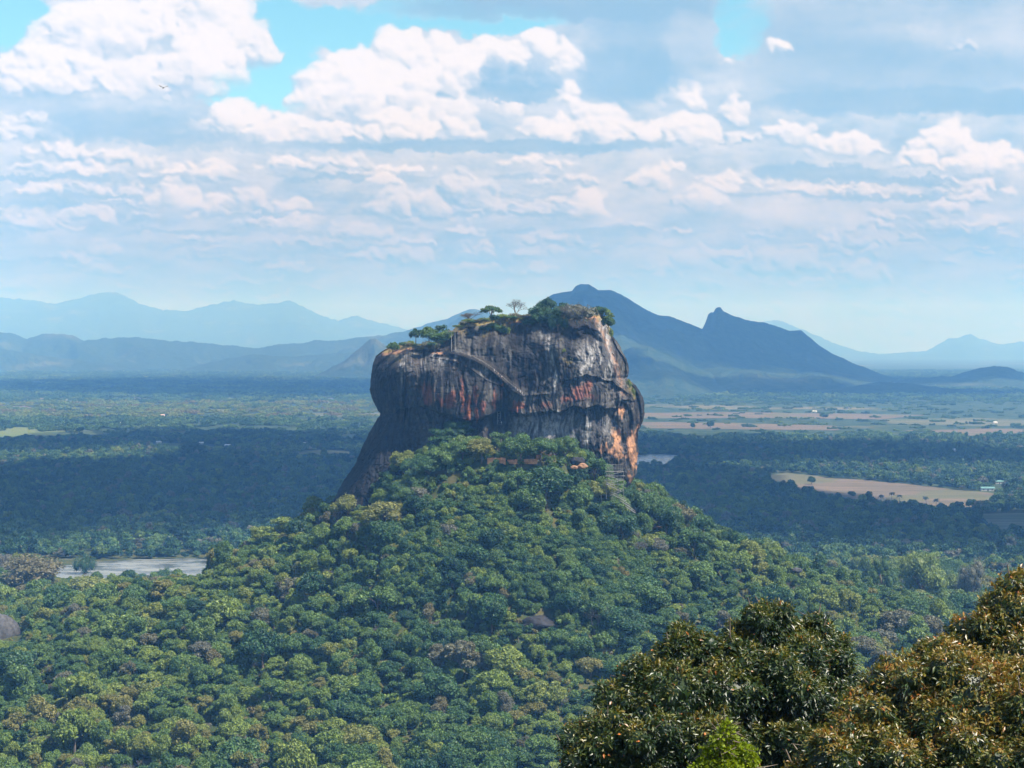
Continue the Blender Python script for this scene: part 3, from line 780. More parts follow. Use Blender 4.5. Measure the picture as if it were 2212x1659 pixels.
xl = lambda y: np.interp(y, [p[0] for p in LEFT], [p[1] for p in LEFT])
xr = lambda y: np.interp(y, [p[0] for p in RIGHT], [p[1] for p in RIGHT])
BROWL = [(800, 893), (828, 895), (860, 884), (896, 876), (944, 886), (975, 897), (999, 906), (1030, 906), (1054, 900), (1068, 892), (1085, 882), (1098, 884), (1122, 896), (1150, 893), (1204, 887), (1238, 878), (1290, 880), (1324, 884), (1341, 867), (1400, 860)]
def seg_dist(x, y, pts):
    best = np.full(np.shape(x), 1e9); side = np.zeros(np.shape(x))
    for (x1, y1), (x2, y2) in zip(pts[:-1], pts[1:]):
        dx_, dy_ = x2 - x1, y2 - y1
        t = np.clip(((x - x1) * dx_ + (y - y1) * dy_) / (dx_ * dx_ + dy_ * dy_), 0, 1)
        d = np.hypot(x - x1 - t * dx_, y - y1 - t * dy_)
        cr = np.sign(dx_ * (y - y1) - dy_ * (x - x1))
        side = np.where(d < best, cr, side); best = np.minimum(best, d)
    return best, side
def gauss(x, y, cx, cy, rx, ry, p=2): return np.exp(-(np.abs((x - cx) / rx) ** p + np.abs((y - cy) / ry) ** p))
GAL = [(978, 762), (1000, 767), (1022, 775), (1045, 787), (1065, 801), (1085, 818), (1105, 836), (1128, 853)]
def relief_out(x, y):
    """metres the face stands out towards the viewer at picture position (x, y)"""
    wx = x + 6 * fbm(x / 30, y / 30, 2.2, 3); wy = y + 5 * fbm(x / 26, y / 26, 5.2, 3)
    e_ = np.interp(wx, [p[0] for p in BROWL], [p[1] for p in BROWL])
    q = wy - e_
    k_ = np.interp(x, [800, 860, 950, 1060, 1085, 1110, 1250, 1330, 1400], [2.0, 6.5, 8.5, 7.5, 1.0, 4.5, 4.8, 3.5, 0])
    above = k_ * np.exp(np.minimum(q, 0) / 95) ; below = -(k_ * .45 * np.exp(-np.maximum(q, 0) / 90) + 2.2 * np.exp(-np.maximum(q, 0) / 7) * (k_ > 1.5))
    m = sstep(q, -1, 2)
    o = above * (1 - m) + below * m
    # lip on the right
    lip = np.interp(wx, [1180, 1230, 1268, 1300, 1341, 1360], [838, 822, 808, 818, 834, 850]); q2 = wy - lip
    kl = sstep(x, 1200, 1270) * (1 - sstep(x, 1345, 1365)) * 2.6
    o += kl * np.where(q2 < 0, np.exp(q2 / 40), -.6 * np.exp(-np.maximum(q2, 0) / 30)) 
    # rounded bulge of the left shoulder and of the central face
    o += 7 * gauss(x, y, 880, 820, 75, 60) + 4 * gauss(x, y, 1000, 840, 60, 50) - 5 * gauss(x, y, 1110, 800, 45, 90) + 5 * gauss(x, y, 1235, 760, 50, 60)
    o -= 4.5 * gauss(x, y, 1252, 716, 30, 26, 4) * 1.0
    o -= 6 * gauss(x, y, 1130, 735, 32, 26, 3)
    # deep gap where the spiral stair hangs
    o -= 7 * gauss(x, y, 1084, 905, 22, 34, 4)
    # gallery: path cut into the face with a step of rock below it
    d, s = seg_dist(x, y, GAL)
    o += 3.2 * np.exp(-(d / 8) ** 2) * np.where(s > 0, 1, .45) 
    d2, s2 = seg_dist(x, y, [(930, 772), (985, 782), (1020, 800), (1050, 822), (1090, 838), (1130, 856), (1180, 852)])
    o += 1.3 * np.exp(-(d2 / 5) ** 2) * np.where(s2 > 0, .2, 1)
    # lower left buttress leans out at the bottom, and its folds
    lowl = sstep(y, 895, 960) * (1 - sstep(x, 900, 1050))
    o += lowl * 0.085 * (y - 895) 
    o += lowl * 2.2 * np.sin((x + (y - 900) * .62) / 17 + 2 * fbm(x / 60, y / 90, 4, 2))
    # right lower belly
    o += 5 * gauss(x, y, 1300, 960, 60, 45) - 3 * sstep(y, 990, 1040) * sstep(x, 1250, 1330)
    # diagonal folds of the right end
    rt = sstep(x, 1310, 1345)
    o += rt * (1.8 * np.sin((x * .9 - (y - 850) * .42) / 6.0 + 2.4 * fbm(x / 34, y / 50, 8, 3)))
    # broad vertical buttresses and hollows of the face
    o += 2.6 * pnoise(x / 34 + .5 * pnoise(x / 60, y / 70, 3), y / 150, 21.0) * sstep(x, 830, 900)
    # vertical flutes
    fl = fbm(x / 7.5 + 1.5 * pnoise(x / 40, y / 60, 3), y / 150, 1.1, 3)
    o += fl * (0.7 + 1.1 * sstep(y, 790, 850) * (1 - sstep(y, 900, 920)))
    return o
s1 = np.linspace(0, 1, NS) ** 0.92
phi = np.linspace(0, math.pi, NU)
uF = -np.cos(phi); uB = np.cos(np.linspace(0, math.pi, NBK)[1:-1])
uu = np.concatenate([uF, uB]); front = np.concatenate([np.ones(NU), np.zeros(NBK - 2)])
S_, UU = np.meshgrid(s1, uu, indexing='ij'); FR = np.broadcast_to(front, S_.shape)
yL = 752 + S_ * (YB - 752); yR = 668 + S_ * (YB - 668)
XL, XR = xl(yL), xr(yR)
XV = (XL + XR) / 2 + (XR - XL) / 2 * UU
YT = ytop(XV); YT = YT + np.where(FR > .5, 0, -0) 
YV = YT + S_ * (YB - YT)
SC_ = 0.2459
yw = 944
au = np.abs(UU)
prof = np.where(UU < 0, np.maximum(0, 1 - au ** 3.2) ** (1 / 2.2), np.maximum(0, 1 - au ** 3.6) ** (1 / 2.0))
topround = 17 * (1 - sstep(S_, 0, 0.16)) ** 1.6
depthF = yw - (46) * prof + topround
corner = 1283 + (YV - 668) * 0.29
turn = np.maximum(0, XV - corner)
depthF = depthF + 0.16 * turn * (UU < .985)
lowpart = np.clip((YV - 900) / 200, 0, 1)
depthF = depthF - relief_out(XV, YV) * np.clip((1 - au) * 9, 0.0, 1) ** .7
depthB = yw + 75 * np.maximum(0, 1 - au ** 2.6) ** .5 * np.ones_like(S_) * (1 - .25 * (1 - sstep(S_, 0, .1)))
DEP = np.where(FR > .5, depthF, depthB)
x0, y0, z0 = P(XV, YV, DEP)
x0 = x0 + 0.0
# roughness along a pseudo normal: depth on the front, x on the edges
n1 = fbm(x0 / 22, y0 / 22, z0 / 26, 5, .52); n2 = fbm(x0 / 5.2, y0 / 5.2, z0 / 8.0, 4, .6)
crk = 1 - np.abs(fbm(x0 / 11 + 4, y0 / 11, z0 / 15 + z0 * 0, 4, .5)) * 3.2; crk = np.clip(crk, 0, 1) ** 3
led = np.clip(1 - np.abs(fbm(x0 / 30 + 4, y0 / 30, z0 / 7, 3, .5)) * 5, 0, 1) ** 2
rough_amt = (1 - .45 * gauss(XV, YV, 1200, 930, 110, 40, 4))
dn = 2.4 * n1 + (.85 * n2 - .6 * crk - .35 * led) * rough_amt
fade_t = sstep(S_, 0, .02)
y0 = y0 - dn * np.where(FR > .5, 1, -1) * np.clip((1 - au) * 12, 0, 1) * (0.25 + .75 * fade_t)
x0 = x0 + np.sign(UU) * (.8 * n2) * sstep(au, .8, 1)
# cap
KC = 26
kk = (1 - (np.arange(1, KC + 1) / KC) ** 1.0)
cx, cy = x0[0].mean(), y0[0].mean()
capx = cx + (x0[0] - cx)[None, :] * np.maximum(kk, .002)[:, None]; capy = cy + (y0[0] - cy)[None, :] * np.maximum(kk, .002)[:, None]
# height of the top follows the traced skyline, gently domed
xv_c = 1106 + F * capx / capy
capz = P(xv_c, ytop(xv_c), 918.0)[2] + 1.2 * (1 - kk[:, None] ** 2) * 0 + 0.7 * fbm(capx / 8, capy / 8, 0, 3)
capz = z0[0][None, :] * np.clip(kk * 4 - 3, 0, 1)[:, None] + capz * (1 - np.clip(kk * 4 - 3, 0, 1))[:, None]
X_ = np.concatenate([capx[::-1], x0]); Y_ = np.concatenate([capy[::-1], y0]); Z_ = np.concatenate([capz[::-1], z0])
NR_, NC_ = X_.shape
i_, j_ = np.meshgrid(np.arange(NR_ - 1), np.arange(NC_), indexing='ij')
fq = np.stack([i_ * NC_ + j_, (i_ + 1) * NC_ + j_, (i_ + 1) * NC_ + (j_ + 1) % NC_, i_ * NC_ + (j_ + 1) % NC_], -1).reshape(-1, 4)
# stains and cracks, with some light and shade of the face painted in
PXV, PYV = proj(X_, Y_, Z_)
def spots(lst, wob=5.0, p=3):
    wx = PXV + wob * fbm(PXV / 14, PYV / 26, 1.0, 3); wy = PYV + wob * 1.6 * fbm(PXV / 9, PYV / 30, 4.0, 3)
    a = 0
    for t in lst:
        k_ = t[4] if len(t) > 4 else 1.0
        a = np.maximum(a, k_ * gauss(wx, wy, t[0], t[1], t[2], t[3], p))
    a = np.clip(a, 0, 1); nz_ = .30 * fbm(PXV / 5.5, PYV / 11, 3.7, 4, .6)
    return a * sstep(a + nz_, .22, .52)
streak = fbm(PXV / 5.0 + 1.2 * pnoise(PXV / 30, PYV / 40, 9), PYV / 90, 3.3, 3, .6)
streakw = fbm(PXV / 16.0 + .6 * pnoise(PXV / 30, PYV / 50, 6), PYV / 160, 13.3, 3, .6)
orange = spots([(927, 852, 14, 26, .9), (915, 840, 10, 14, .6), (965, 868, 20, 15, .9), (978, 858, 8, 16, .9), (999, 852, 5, 36, .9), (1010, 880, 6, 26, .8), (1028, 858, 6, 22), (1043, 885, 6, 20), (1011, 898, 7, 14), (1029, 896, 5, 15), (1068, 862, 4, 26, .8), (1085, 850, 4, 22, .5),
                (1118, 878, 17, 12, .9), (1180, 874, 12, 8, .6), (1225, 862, 16, 8, .7), (1252, 846, 24, 15, .8), (1272, 832, 10, 18, .7), (1262, 855, 26, 8, .7)])
orange = orange * np.clip(.85 + 1.1 * streak + .3 * fbm(PXV / 4, PYV / 6, 3, 2), 0, 1)
bright = spots([(1330, 948, 11, 22), (1318, 970, 30, 7), (1342, 984, 20, 7, .8), (1364, 965, 9, 30), (1371, 1000, 5, 20, .9), (1340, 888, 7, 12, .9), (1361, 1028, 6, 14, .9), (1374, 930, 5, 14, .7), (1290, 985, 12, 6, .4), (1299, 1010, 6, 16, .4), (1150, 886, 20, 3, .3)], 7)  # ochre rock, with sunlight on the right facets and corner painted in
d, s = seg_dist(PXV + 2 * fbm(PXV / 8, PYV / 14, 2, 2), PYV, [(1268, 684), (1288, 690), (1306, 730), (1322, 765), (1332, 795), (1340, 820), (1346, 850)])
bright = np.maximum(bright, .42 * np.exp(-(d / 5.0) ** 2) * np.clip(.6 + 1.5 * fbm(PXV / 5, PYV / 12, 7, 3), 0, 1))
bright = np.maximum(bright, .8 * spots([(1118, 697, 24, 3), (1278, 684, 22, 4), (945, 763, 12, 2.0), (955, 765, 8, 2, 1), (985, 815 - 50, 3, 8, .3), (850, 757, 30, 8, .9), (835, 762, 12, 6, .8), (870, 750, 30, 8, .9)], 2))
pale = spots([(1288, 780, 46, 50, .8), (1305, 740, 20, 60, .7), (1262, 775, 26, 30, .6), (1095, 770, 16, 40, .4), (1185, 735, 12, 40, .45), (870, 800, 5, 50, .6), (940, 790, 5, 46, .6), (1197, 800, 5, 60, .95), (1190, 770, 14, 20, .5), (1172, 720, 40, 16, .35), (1210, 925, 120, 38, .8), (1130, 925, 20, 40, .45), (960, 778, 20, 14, .5), (1047, 795, 14, 26, .45), (1150, 770, 40, 20, .35), (1015, 730, 20, 20, .25), (1215, 700, 4, 24, .7), (1237, 730, 3, 30, .6), (1330, 850, 30, 60, .35), (1375, 880, 14, 40, .3), (1260, 880, 70, 12, .4), (1216, 845, 4, 50, .6), (1062, 790, 5, 40, .3)], 6)  # pale rock, plus painted light on lower wall and upper right face
pale = np.clip(pale * (1 + .9 * fbm(PXV / 7, PYV / 12, 11, 4, .6)), 0, 1)
wst = np.clip((streak - .33) * 4, 0, 1) * spots([(980, 800, 190, 60, .75), (1150, 830, 240, 70, .5), (1270, 850, 90, 50, .6)], 3)
pale = np.clip(np.maximum(pale, wst * .5), 0, 1)
dark = spots([(1252, 716, 40, 32), (1122, 735, 34, 28), (1142, 795, 42, 56), (1085, 760, 20, 14, .8), (940, 815, 44, 16, .9), (1010, 815, 22, 30, .9), (1215, 838, 12, 40, .9), (1160, 745, 26, 14, .7), (965, 818, 66, 22, .95), (1035, 830, 26, 26, .8), (900, 830, 30, 30, .6), (832, 830, 36, 66, .95), (1080, 900, 30, 34, .9), (990, 920, 70, 16, .9), (770, 1030, 110, 140, .95), (850, 960, 70, 70, .9), (820, 905, 40, 20, .8), (1310, 832, 30, 10, .9), (1270, 815, 12, 26, .8), (1292, 820, 6, 20, .9), (1225, 880, 110, 3, .6), (1390, 880, 8, 24, .9), (1358, 890, 10, 26, .5), (1030, 745, 30, 26, .4)], 7)  # dark varnish, plus painted shade: cave, brow line, left buttress
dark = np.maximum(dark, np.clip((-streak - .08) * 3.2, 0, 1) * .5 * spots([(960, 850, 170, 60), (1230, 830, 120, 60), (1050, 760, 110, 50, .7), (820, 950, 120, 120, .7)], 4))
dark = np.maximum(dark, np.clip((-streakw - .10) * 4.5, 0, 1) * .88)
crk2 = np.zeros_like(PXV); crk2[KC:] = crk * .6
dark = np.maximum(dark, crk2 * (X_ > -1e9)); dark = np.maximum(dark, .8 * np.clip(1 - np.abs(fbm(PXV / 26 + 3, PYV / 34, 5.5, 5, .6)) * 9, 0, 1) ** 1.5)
grass = spots([(860, 748, 26, 7, .9), (1110, 688, 34, 7), (1090, 705, 22, 16, .7), (1050, 716, 18, 16, .5), (1215, 775, 16, 7, .5), (1230, 783, 12, 8, .6), (1360, 830, 7, 22, .8), (1368, 850, 5, 12, .8), (1300, 680, 16, 14, .8), (1318, 712, 8, 18, .7), (860, 776, 12, 14, .45), (1000, 712, 26, 14, .5)], 4, 2)
top_mask = np.zeros_like(PXV); top_mask[:KC + 8] = 1
grass = np.maximum(grass, .9 * top_mask)
stain_shade = np.stack([orange, pale, dark, grass], -1).reshape(-1, 4)
def rock_mat():
    m = bpy.data.materials.new('stained_gneiss'); m.use_nodes = True
    t = NT(m.node_tree); b = m.node_tree.nodes['Principled BSDF']
    co = t.new('ShaderNodeTexCoord')
    at = t.new('ShaderNodeAttribute'); at.attribute_name = 'stain_shade'
    a2 = t.new('ShaderNodeAttribute'); a2.attribute_name = 'ochre'
    sp = t.new('ShaderNodeSeparateColor'); t.l.new(at.outputs['Color'], sp.inputs[0])
    mp = t.new('ShaderNodeMapping'); t.l.new(co.outputs['Object'], mp.inputs[0]); mp.inputs['Scale'].default_value = (1, 1, .22)
    n = t.noise(mp.outputs[0], .45, 7, .68); n2 = t.noise(co.outputs['Object'], 1.1, 6, .7); n3 = t.noise(co.outputs['Object'], .09, 6, .65)
    c = t.mix(t.smooth(n * .45 + n3 * .55, .36, .62), (0.092, 0.090, 0.084), (0.033, 0.033, 0.033))
    c = t.mix(t.smooth(n3, .45, .68) * .5, c, (0.125, 0.100, 0.085))
    pl = E(t, sp.outputs[1]) + (n2 - .5) * .5 * E(t, sp.outputs[1])
    c = t.mix(t.math('MULTIPLY', pl, 1.0, clamp=True), c, (0.34, 0.335, 0.335))
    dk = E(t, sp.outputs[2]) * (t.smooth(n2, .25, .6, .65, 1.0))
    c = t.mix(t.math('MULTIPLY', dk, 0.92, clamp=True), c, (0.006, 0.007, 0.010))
    c = t.mix(t.math('MULTIPLY', E(t, sp.outputs[0]), t.smooth(n2, .3, .6, .6, 1.0), clamp=True), c, (0.25, 0.082, 0.048))
    c = t.mix(t.math('MULTIPLY', E(t, a2.outputs['Fac']), t.smooth(n2, .3, .55, .7, 1.0), clamp=True), c, (0.44, 0.235, 0.13))  # ochre rock, sunlit brightness included in the colour
    gr = t.mix(t.smooth(n2, .4, .6), (0.17, 0.16, 0.05), (0.30, 0.22, 0.09))
    c = t.mix(t.math('MULTIPLY', E(t, at.outputs['Alpha']), t.smooth(n2, .35, .55, .5, 1.0), clamp=True), c, gr)
    t.put(b.inputs['Base Color'], c); b.inputs['Roughness'].default_value = .9; b.inputs['Specular IOR Level'].default_value = .08
    bp = t.new('ShaderNodeBump'); bp.inputs['Distance'].default_value = .7; bp.inputs['Strength'].default_value = .55
    t.put(bp.inputs['Height'], n * .6 + n2 * .5); t.l.new(bp.outputs[0], b.inputs['Normal'])
    return m
ROCK = rock_mat()
rv = np.stack([X_, Y_, Z_], -1).reshape(-1, 3)
rock_me = mesh_np('rock_fortress', rv, fq, [ROCK], attrs={'stain_shade': stain_shade, 'ochre': bright.ravel()}, smooth=True)
rock = obj_me('rock_monolith', rock_me)
tag(rock, 'huge flat-topped dark rock with orange and pale water stains rising from the forested hill', 'rock')

# depth of the rock face at a picture position, to hang things on it
DEPF = Y_[KC:, :NU]; XF = PXV[KC:, :NU]; YF = PYV[KC:, :NU]
def face_depth(xv, yv):
    k_ = np.argmin((XF - xv) ** 2 + (YF - yv) ** 2); return float(DEPF.ravel()[k_])

# ------------------------------------------------------------------ forest on the hill and round it
def ground_hit(xv, yv, d0=600, d1=1500):
    for d in np.arange(d0, d1, 2.0):
        x, y, z = P(xv, yv, d)
        if z <= tz(x, y): return float(x), float(y), float(tz(x, y))
    x, y = G(xv, yv); return float(x), float(y), 0.0
def trees_ok(x, y):
    ok = np.ones(len(x), bool)
    for p in FIELDS: ok &= ~in_poly(x, y, p)
    return ok
# things in the open that trees must not stand in front of: picture box + depth
PROTECT = [(1056, 986, 1090, 996, 866), (1162, 984, 1190, 996, 866), (1230, 992, 1266, 1010, 872), (1306, 1002, 1352, 1082, 890), (1346, 1082, 1376, 1112, 880), (-5, 1326, 45, 1384, 990),
           (1388, 1134, 1428, 1146, 870), (1132, 1330, 1192, 1352, 840), (705, 900, 800, 1090, 900), (1355, 1000, 1380, 1036, 900), (860, 890, 1050, 925, 890), (1110, 880, 1300, 950, 890), (1250, 940, 1308, 990, 890), (128, 1212, 440, 1246, 1352)]
def blocked(x, y, zb, hgt, rad, only=None):
    xt, yt = proj(x, y, zb + hgt); xb, yb = proj(x, y, zb); rp = rad * F / y
    b = np.zeros(np.shape(x), bool)
    for (x1, y1, x2, y2, d) in PROTECT:
        b |= (xt + rp > x1) & (xt - rp < x2) & (yt < y2) & (yb > y1) & (y < d)
    return b
cell = 7.0
ys = np.arange(630, 1420, cell); pts = []
for yy_ in ys:
    hw = .312 * yy_ + 25
    xs_ = np.arange(-hw, hw, cell)
    pts.append(np.stack([xs_, np.full(len(xs_), yy_)], 1))
pts = np.concatenate(pts); pts += rng.uniform(-.55, .55, pts.shape) * cell
x, y = pts[:, 0], pts[:, 1]
rho = np.sqrt(((x - RC[0]) / RA) ** 2 + ((y - RC[1]) / RB) ** 2)
ok = (rho > .97) & trees_ok(x, y) & ~((np.abs(x) < 110) & (y > 1010) & (y < 1130))
x, y = x[ok], y[ok]
big = fbm(x / 40, y / 40, 3, 3)
sc = np.clip(.95 + .34 * big + rng.normal(0, .25, len(x)), .42, 1.9)
sc *= np.interp(y, [600, 750, 900, 1400], [1.05, .92, .92, 1.15]); em_ = rng.random(len(x)) < .035; sc = np.where(em_, rng.uniform(1.5, 2.0, len(x)), sc)
gr = np.abs(tz(x + 4, y) - tz(x - 4, y)) / 8
zb = tz(x, y) - .3
hs = rng.uniform(.85, 1.25, len(x)) * np.where(zb > 25, .92, 1.0)
hs2 = hs * sc; sc0 = sc.copy()
for kq in (1, .75, .55, .4, .3):
    bl = blocked(x, y, zb, 8.8 * sc * hs, 4.6 * sc); sc = np.where(bl, sc0 * kq, sc)
keep = ~blocked(x, y, zb, 8.8 * sc * hs, 4.6 * sc) & (rng.random(len(x)) > .06) & (sc > .22)
# keep the big hand-placed trees free of neighbours
SPECIAL_XY = []
def special_xy(xv, yv, d): return float(P(xv, yv, d)[0]), d
x, y, sc, zb, hs, big = x[keep], y[keep], sc[keep], zb[keep], hs[keep], big[keep]
patch = fbm(x / 70, y / 70, 8, 3)
tint = np.clip(.34 + .26 * patch + rng.normal(0, .16, len(x)) + .12 * sstep(-x, 20, 160) + .09 * (1 - sstep(y, 680, 820)) + .08 * sstep(x, 120, 200) + .05 * sstep(y, 1000, 1300), 0.02, .76)
gy_ = rng.random(len(x)) < .045; tint = np.where(gy_, rng.uniform(.86, .97, len(x)), tint)
var = rng.integers(0, 8, len(x)); bare_m = rng.random(len(x)) < .035; var = np.where(bare_m, rng.integers(8, 10, len(x)), var)
rz = rng.uniform(0, 6.28, len(x))

# special trees -----------------------------------------------------
def special(name, xv, ytopv, wpx, ybase, d, kind, tint_, label, cat='tree', group=None, seed=1, nq=1800, qpx=1.7, bare=False, pale=False, clear=1.0):
    px = PX(d)
    bx, by, bz = (float(t) for t in P(xv, ybase, d)); tzv = float(P(xv, ytopv, d)[2])
    hm = max(tzv - bz, .5)
    o = empty(name, (bx, by, bz), 0); tag(o, label, cat, group)
    wr = wpx * px / 2 * 1.08
    if bare:
        m = bare_geo(seed, 9.0, 4.5, 6, bare if isinstance(bare, float) else .6); me = m.mesh('branches', TWIG)
        co = np.empty(len(me.vertices) * 3, np.float32); me.vertices.foreach_get('co', co); co = co.reshape(-1, 3)
        s_ = np.array([wr / np.percentile(np.abs(co[:, 0]), 98), wr / np.percentile(np.abs(co[:, 1]), 98), hm / co[:, 2].max()])
        me.vertices.foreach_set('co', (co * s_).astype(np.float32).ravel()); me.update()
        b = obj_me('branches', me, o); b['tint'] = float(tint_)
    else:
        kd = {'round': 9.6, 'broad': 9.3, 'tall': 11.6, 'layer': 9.2, 'umbrella': 9.6, 'shrub': 3.9}[kind]
        v, f4, f3, lv_, L = crown_geo(seed, kind, nq, 1.0, .78)
        rad_ = np.percentile(np.abs(v[:, 0]), 97); top_ = np.percentile(v[:, 2], 99.3)
        sx, sz = wr / rad_, hm / top_
        # leaf clumps keep their real size, only their places scale
        v, f4, f3, lv_, L = crown_geo(seed, kind, nq, max(qpx, wpx * .030) * px / max(sx, sz) , .70)
        v = v * np.array([sx, sx, sz])
        c = obj_me('crown', mesh_np('crown', v, [f4, f3], [LEAF], attrs={'leafv': lv_}), o); c['tint'] = float(tint_)
        Ls = L.copy(); Ls[:, :3] *= np.array([sx, sx, sz])
        if kind != 'shrub':
            trunk_geo(seed, Ls, h=hm * .75, rad=.032 * hm).build('trunk', PALEBARK if pale else BARK, o)
        else:
            trunk_geo(seed, Ls, h=hm * .5, rad=.03 * hm).build('stem', BARK, o)
    SPECIAL_XY.append((bx, by, wr * clear, ytopv, d))
    return o
RT = 'trees growing on top of the rock'
special('shrub', 848, 738, 26, 757, 925, 'shrub', .30, 'small dark shrub on the far left shoulder of the rock top', 'shrub', seed=21, nq=900)
special('tree', 898, 709, 24, 741, 920, 'broad', .12, 'small dark round-headed tree with thin bare trunk, leftmost tree on the rock top', group=RT, seed=22, nq=900)
special('tree', 926, 705, 34, 745, 918, 'broad', .42, 'bright green bushy tree beside the small round-headed tree on the rock left shoulder', group=RT, seed=23)
special('tree', 941, 717, 36, 748, 914, 'round', .25, 'dark green low tree in the clump left of the summit stair', group=RT, seed=24)
special('tree', 953, 700, 34, 746, 920, 'layer', .15, 'sparse dark tree with ragged top just left of the summit stair', group=RT, seed=25, nq=900)
special('tree', 965, 712, 26, 748, 912, 'round', .48, 'yellow-green tree touching the posts of the summit stair', group=RT, seed=26)
special('shrub', 925, 735, 40, 754, 908, 'shrub', .93, 'grey-green shrub at the rim below the bright green tree', 'shrub', seed=27, nq=1000)
special('tree', 1020, 672, 46, 700, 925, 'round', .9, 'leafless pinkish tree with domed crown above the summit stair', group=RT, seed=31, bare=.95)
special('tree', 1060, 659, 42, 700, 918, 'umbrella', .28, 'umbrella-shaped green tree with bare trunk on the rock skyline', group=RT, seed=32, nq=1100)
special('tree', 1113, 645, 45, 684, 922, 'round', .2, 'leafless grey tree with fan of fine branches alone on the rock skyline', group=RT, seed=33, bare=.7)
special('tree', 1183, 643, 42, 694, 918, 'broad', .08, 'tallest dark green tree on the rock top, next to the grey thicket', group=RT, seed=34, nq=2400)
special('tree', 1196, 664, 54, 706, 908, 'round', .12, 'dark green tree hanging over the rim below the tallest summit tree', group=RT, seed=35, nq=2400)
special('shrub', 1168, 672, 34, 700, 910, 'shrub', .14, 'dark green shrub left of the tallest summit tree', 'shrub', seed=36, nq=1000)
special('tree', 1218, 653, 28, 690, 922, 'round', .10, 'small dark tree between tallest summit tree and grey thicket', group=RT, seed=37, nq=900)
special('tree', 1163, 660, 40, 704, 912, 'round', .18, 'bushy green tree left of and lower than the tallest summit tree', group=RT, seed=137, nq=1800)
special('shrub', 1205, 676, 44, 714, 905, 'shrub', .10, 'dark green shrub mass hanging below the small dark summit tree', 'shrub', seed=138, nq=1400)
special('shrub', 1243, 653, 76, 694, 908, 'shrub', .96, 'wide grey leafless thicket spilling over the rock rim', 'shrub', seed=38, nq=1500)
special('shrub', 1248, 656, 74, 698, 903, 'round', .15, 'tangle of grey bare twigs in front of the wide rim thicket', 'shrub', seed=39, bare=.3)
special('shrub', 1288, 659, 24, 680, 918, 'shrub', .10, 'small dark shrub right of the grey thicket', 'shrub', seed=40, nq=800)
special('tree', 1304, 667, 36, 700, 915, 'layer', .56, 'yellow-green flat-topped tree at the right end of the rock top', group=RT, seed=41)
special('tree', 1313, 682, 26, 716, 912, 'round', .3, 'dull green tree leaning over the right edge of the rock top', group=RT, seed=42)
special('shrub', 1322, 708, 12, 726, 905, 'shrub', .6, 'yellowish shrub clinging below the right end of the rock top', 'shrub', seed=43, nq=500)
for k_, (a, b, wd, hh, ti, lb) in enumerate([(1066, 694, 26, 20, .32, 'green shrub on the slope under the umbrella-shaped tree'), (1083, 700, 26, 22, .25, 'dark green shrub on the slope right of the umbrella-shaped tree'),
        (1100, 705, 22, 18, .55, 'yellow-green shrub high on the rock face under the leafless grey tree'), (1048, 702, 26, 12, .2, 'low dark shrub under the leafless pinkish tree'),
        (1128, 682, 36, 10, .66, 'low golden bush at the foot of the leafless grey tree'), (1145, 688, 30, 16, .22, 'dark shrub at the rim right of the golden bush'),
        (1216, 752, 16, 10, .64, 'olive bush on a ledge of the upper rock face'), (1230, 765, 18, 12, .7, 'brown-green bush in the hollow of the right rock face'),
        (1359, 817, 13, 22, .58, 'yellow-green bush in the cleft under the right bulge'), (1366, 835, 12, 22, .66, 'olive bush lower in the right-hand cleft')]):
    dd = face_depth(a, b + hh) + 1.5
    special('shrub', a, b, wd, b + hh, dd, 'shrub', ti, lb, 'shrub', seed=50 + k_, nq=700, qpx=1.4)
rs_ = np.random.default_rng(77); first = None
for q_ in range(34):
    a = [870, 880, 905, 912, 935, 948, 958, 972, 992, 1002, 1012, 1022, 1034, 1042, 1052, 1062, 1072, 1084, 1092, 1104, 1112, 1122, 1134, 1142, 1150, 1158, 1230, 1262, 1276, 1296, 885, 1000, 1028, 1090][q_] + rs_.uniform(-3, 3)
    wd = rs_.uniform(12, 24); hh = wd * rs_.uniform(.35, .6); dd = rs_.uniform(904, 916); yb_ = float(ytop(a)) + rs_.uniform(2, 7)
    if first is None:
        first = special('rim_bush', a, yb_ - hh, wd, yb_, dd, 'shrub', .3, 'low scrubby bush in the fringe along the rim of the rock', 'shrub', 'scrub along the rock rim', seed=171, nq=450, qpx=1.3)
    else:
        o = first.copy(); COL.objects.link(o); o.location = PV(a, yb_, dd); o.rotation_euler = (0, 0, rs_.uniform(0, 6)); s_ = wd / 18.0; o.scale = (s_, s_, s_ * rs_.uniform(.6, 1.3))
        for ch in first.children:
            c = ch.copy(); COL.objects.link(c); c.parent = o
            if 'tint' in ch: c['tint'] = float(rs_.choice([.05, .2, .3, .5, .62, .9]))
HT = 'big trees around the foot of the rock'
def hill_tree(xv, ytopv, wpx, d, kind, ti, lb, seed, bare=False, pale=False, nq=2600, group=HT, ybase=None, name='tree', clear=.8, qpx=1.7):
    # slide it along the line of sight until a tree of natural height stands on the slope there
    best = None
    for dd in np.arange(d - 70, d + 25, 2.0):
        if dd > 896 and abs(xv - 1090) < 330: continue
        x_, _, zt_ = (float(t) for t in P(xv, ytopv, dd)); h_ = zt_ - float(tz(x_, dd))
        want = {'tall': 1.4, 'umbrella': .62, 'shrub': .5}.get(kind, .80) * wpx * PX(dd) + 1.5
        e_ = abs(h_ - want) + abs(dd - d) * .02
        if best is None or e_ < best[0]: best = (e_, dd)
    d = float(best[1])
    x_ = float(P(xv, ytopv, d)[0]); zg = float(tz(x_, d)) - .5
    yb_ = float(proj(x_, d, zg)[1]) if ybase is None else ybase
    return special(name, xv, ytopv, wpx, max(yb_, ytopv + 14), d, kind, ti, lb, 'tree', group, seed, nq, bare=bare, pale=pale, clear=clear, qpx=qpx)
hill_tree(985, 905, 60, 886, 'layer', .10, 'dark feathery tree standing highest against the shaded cliff', 61)
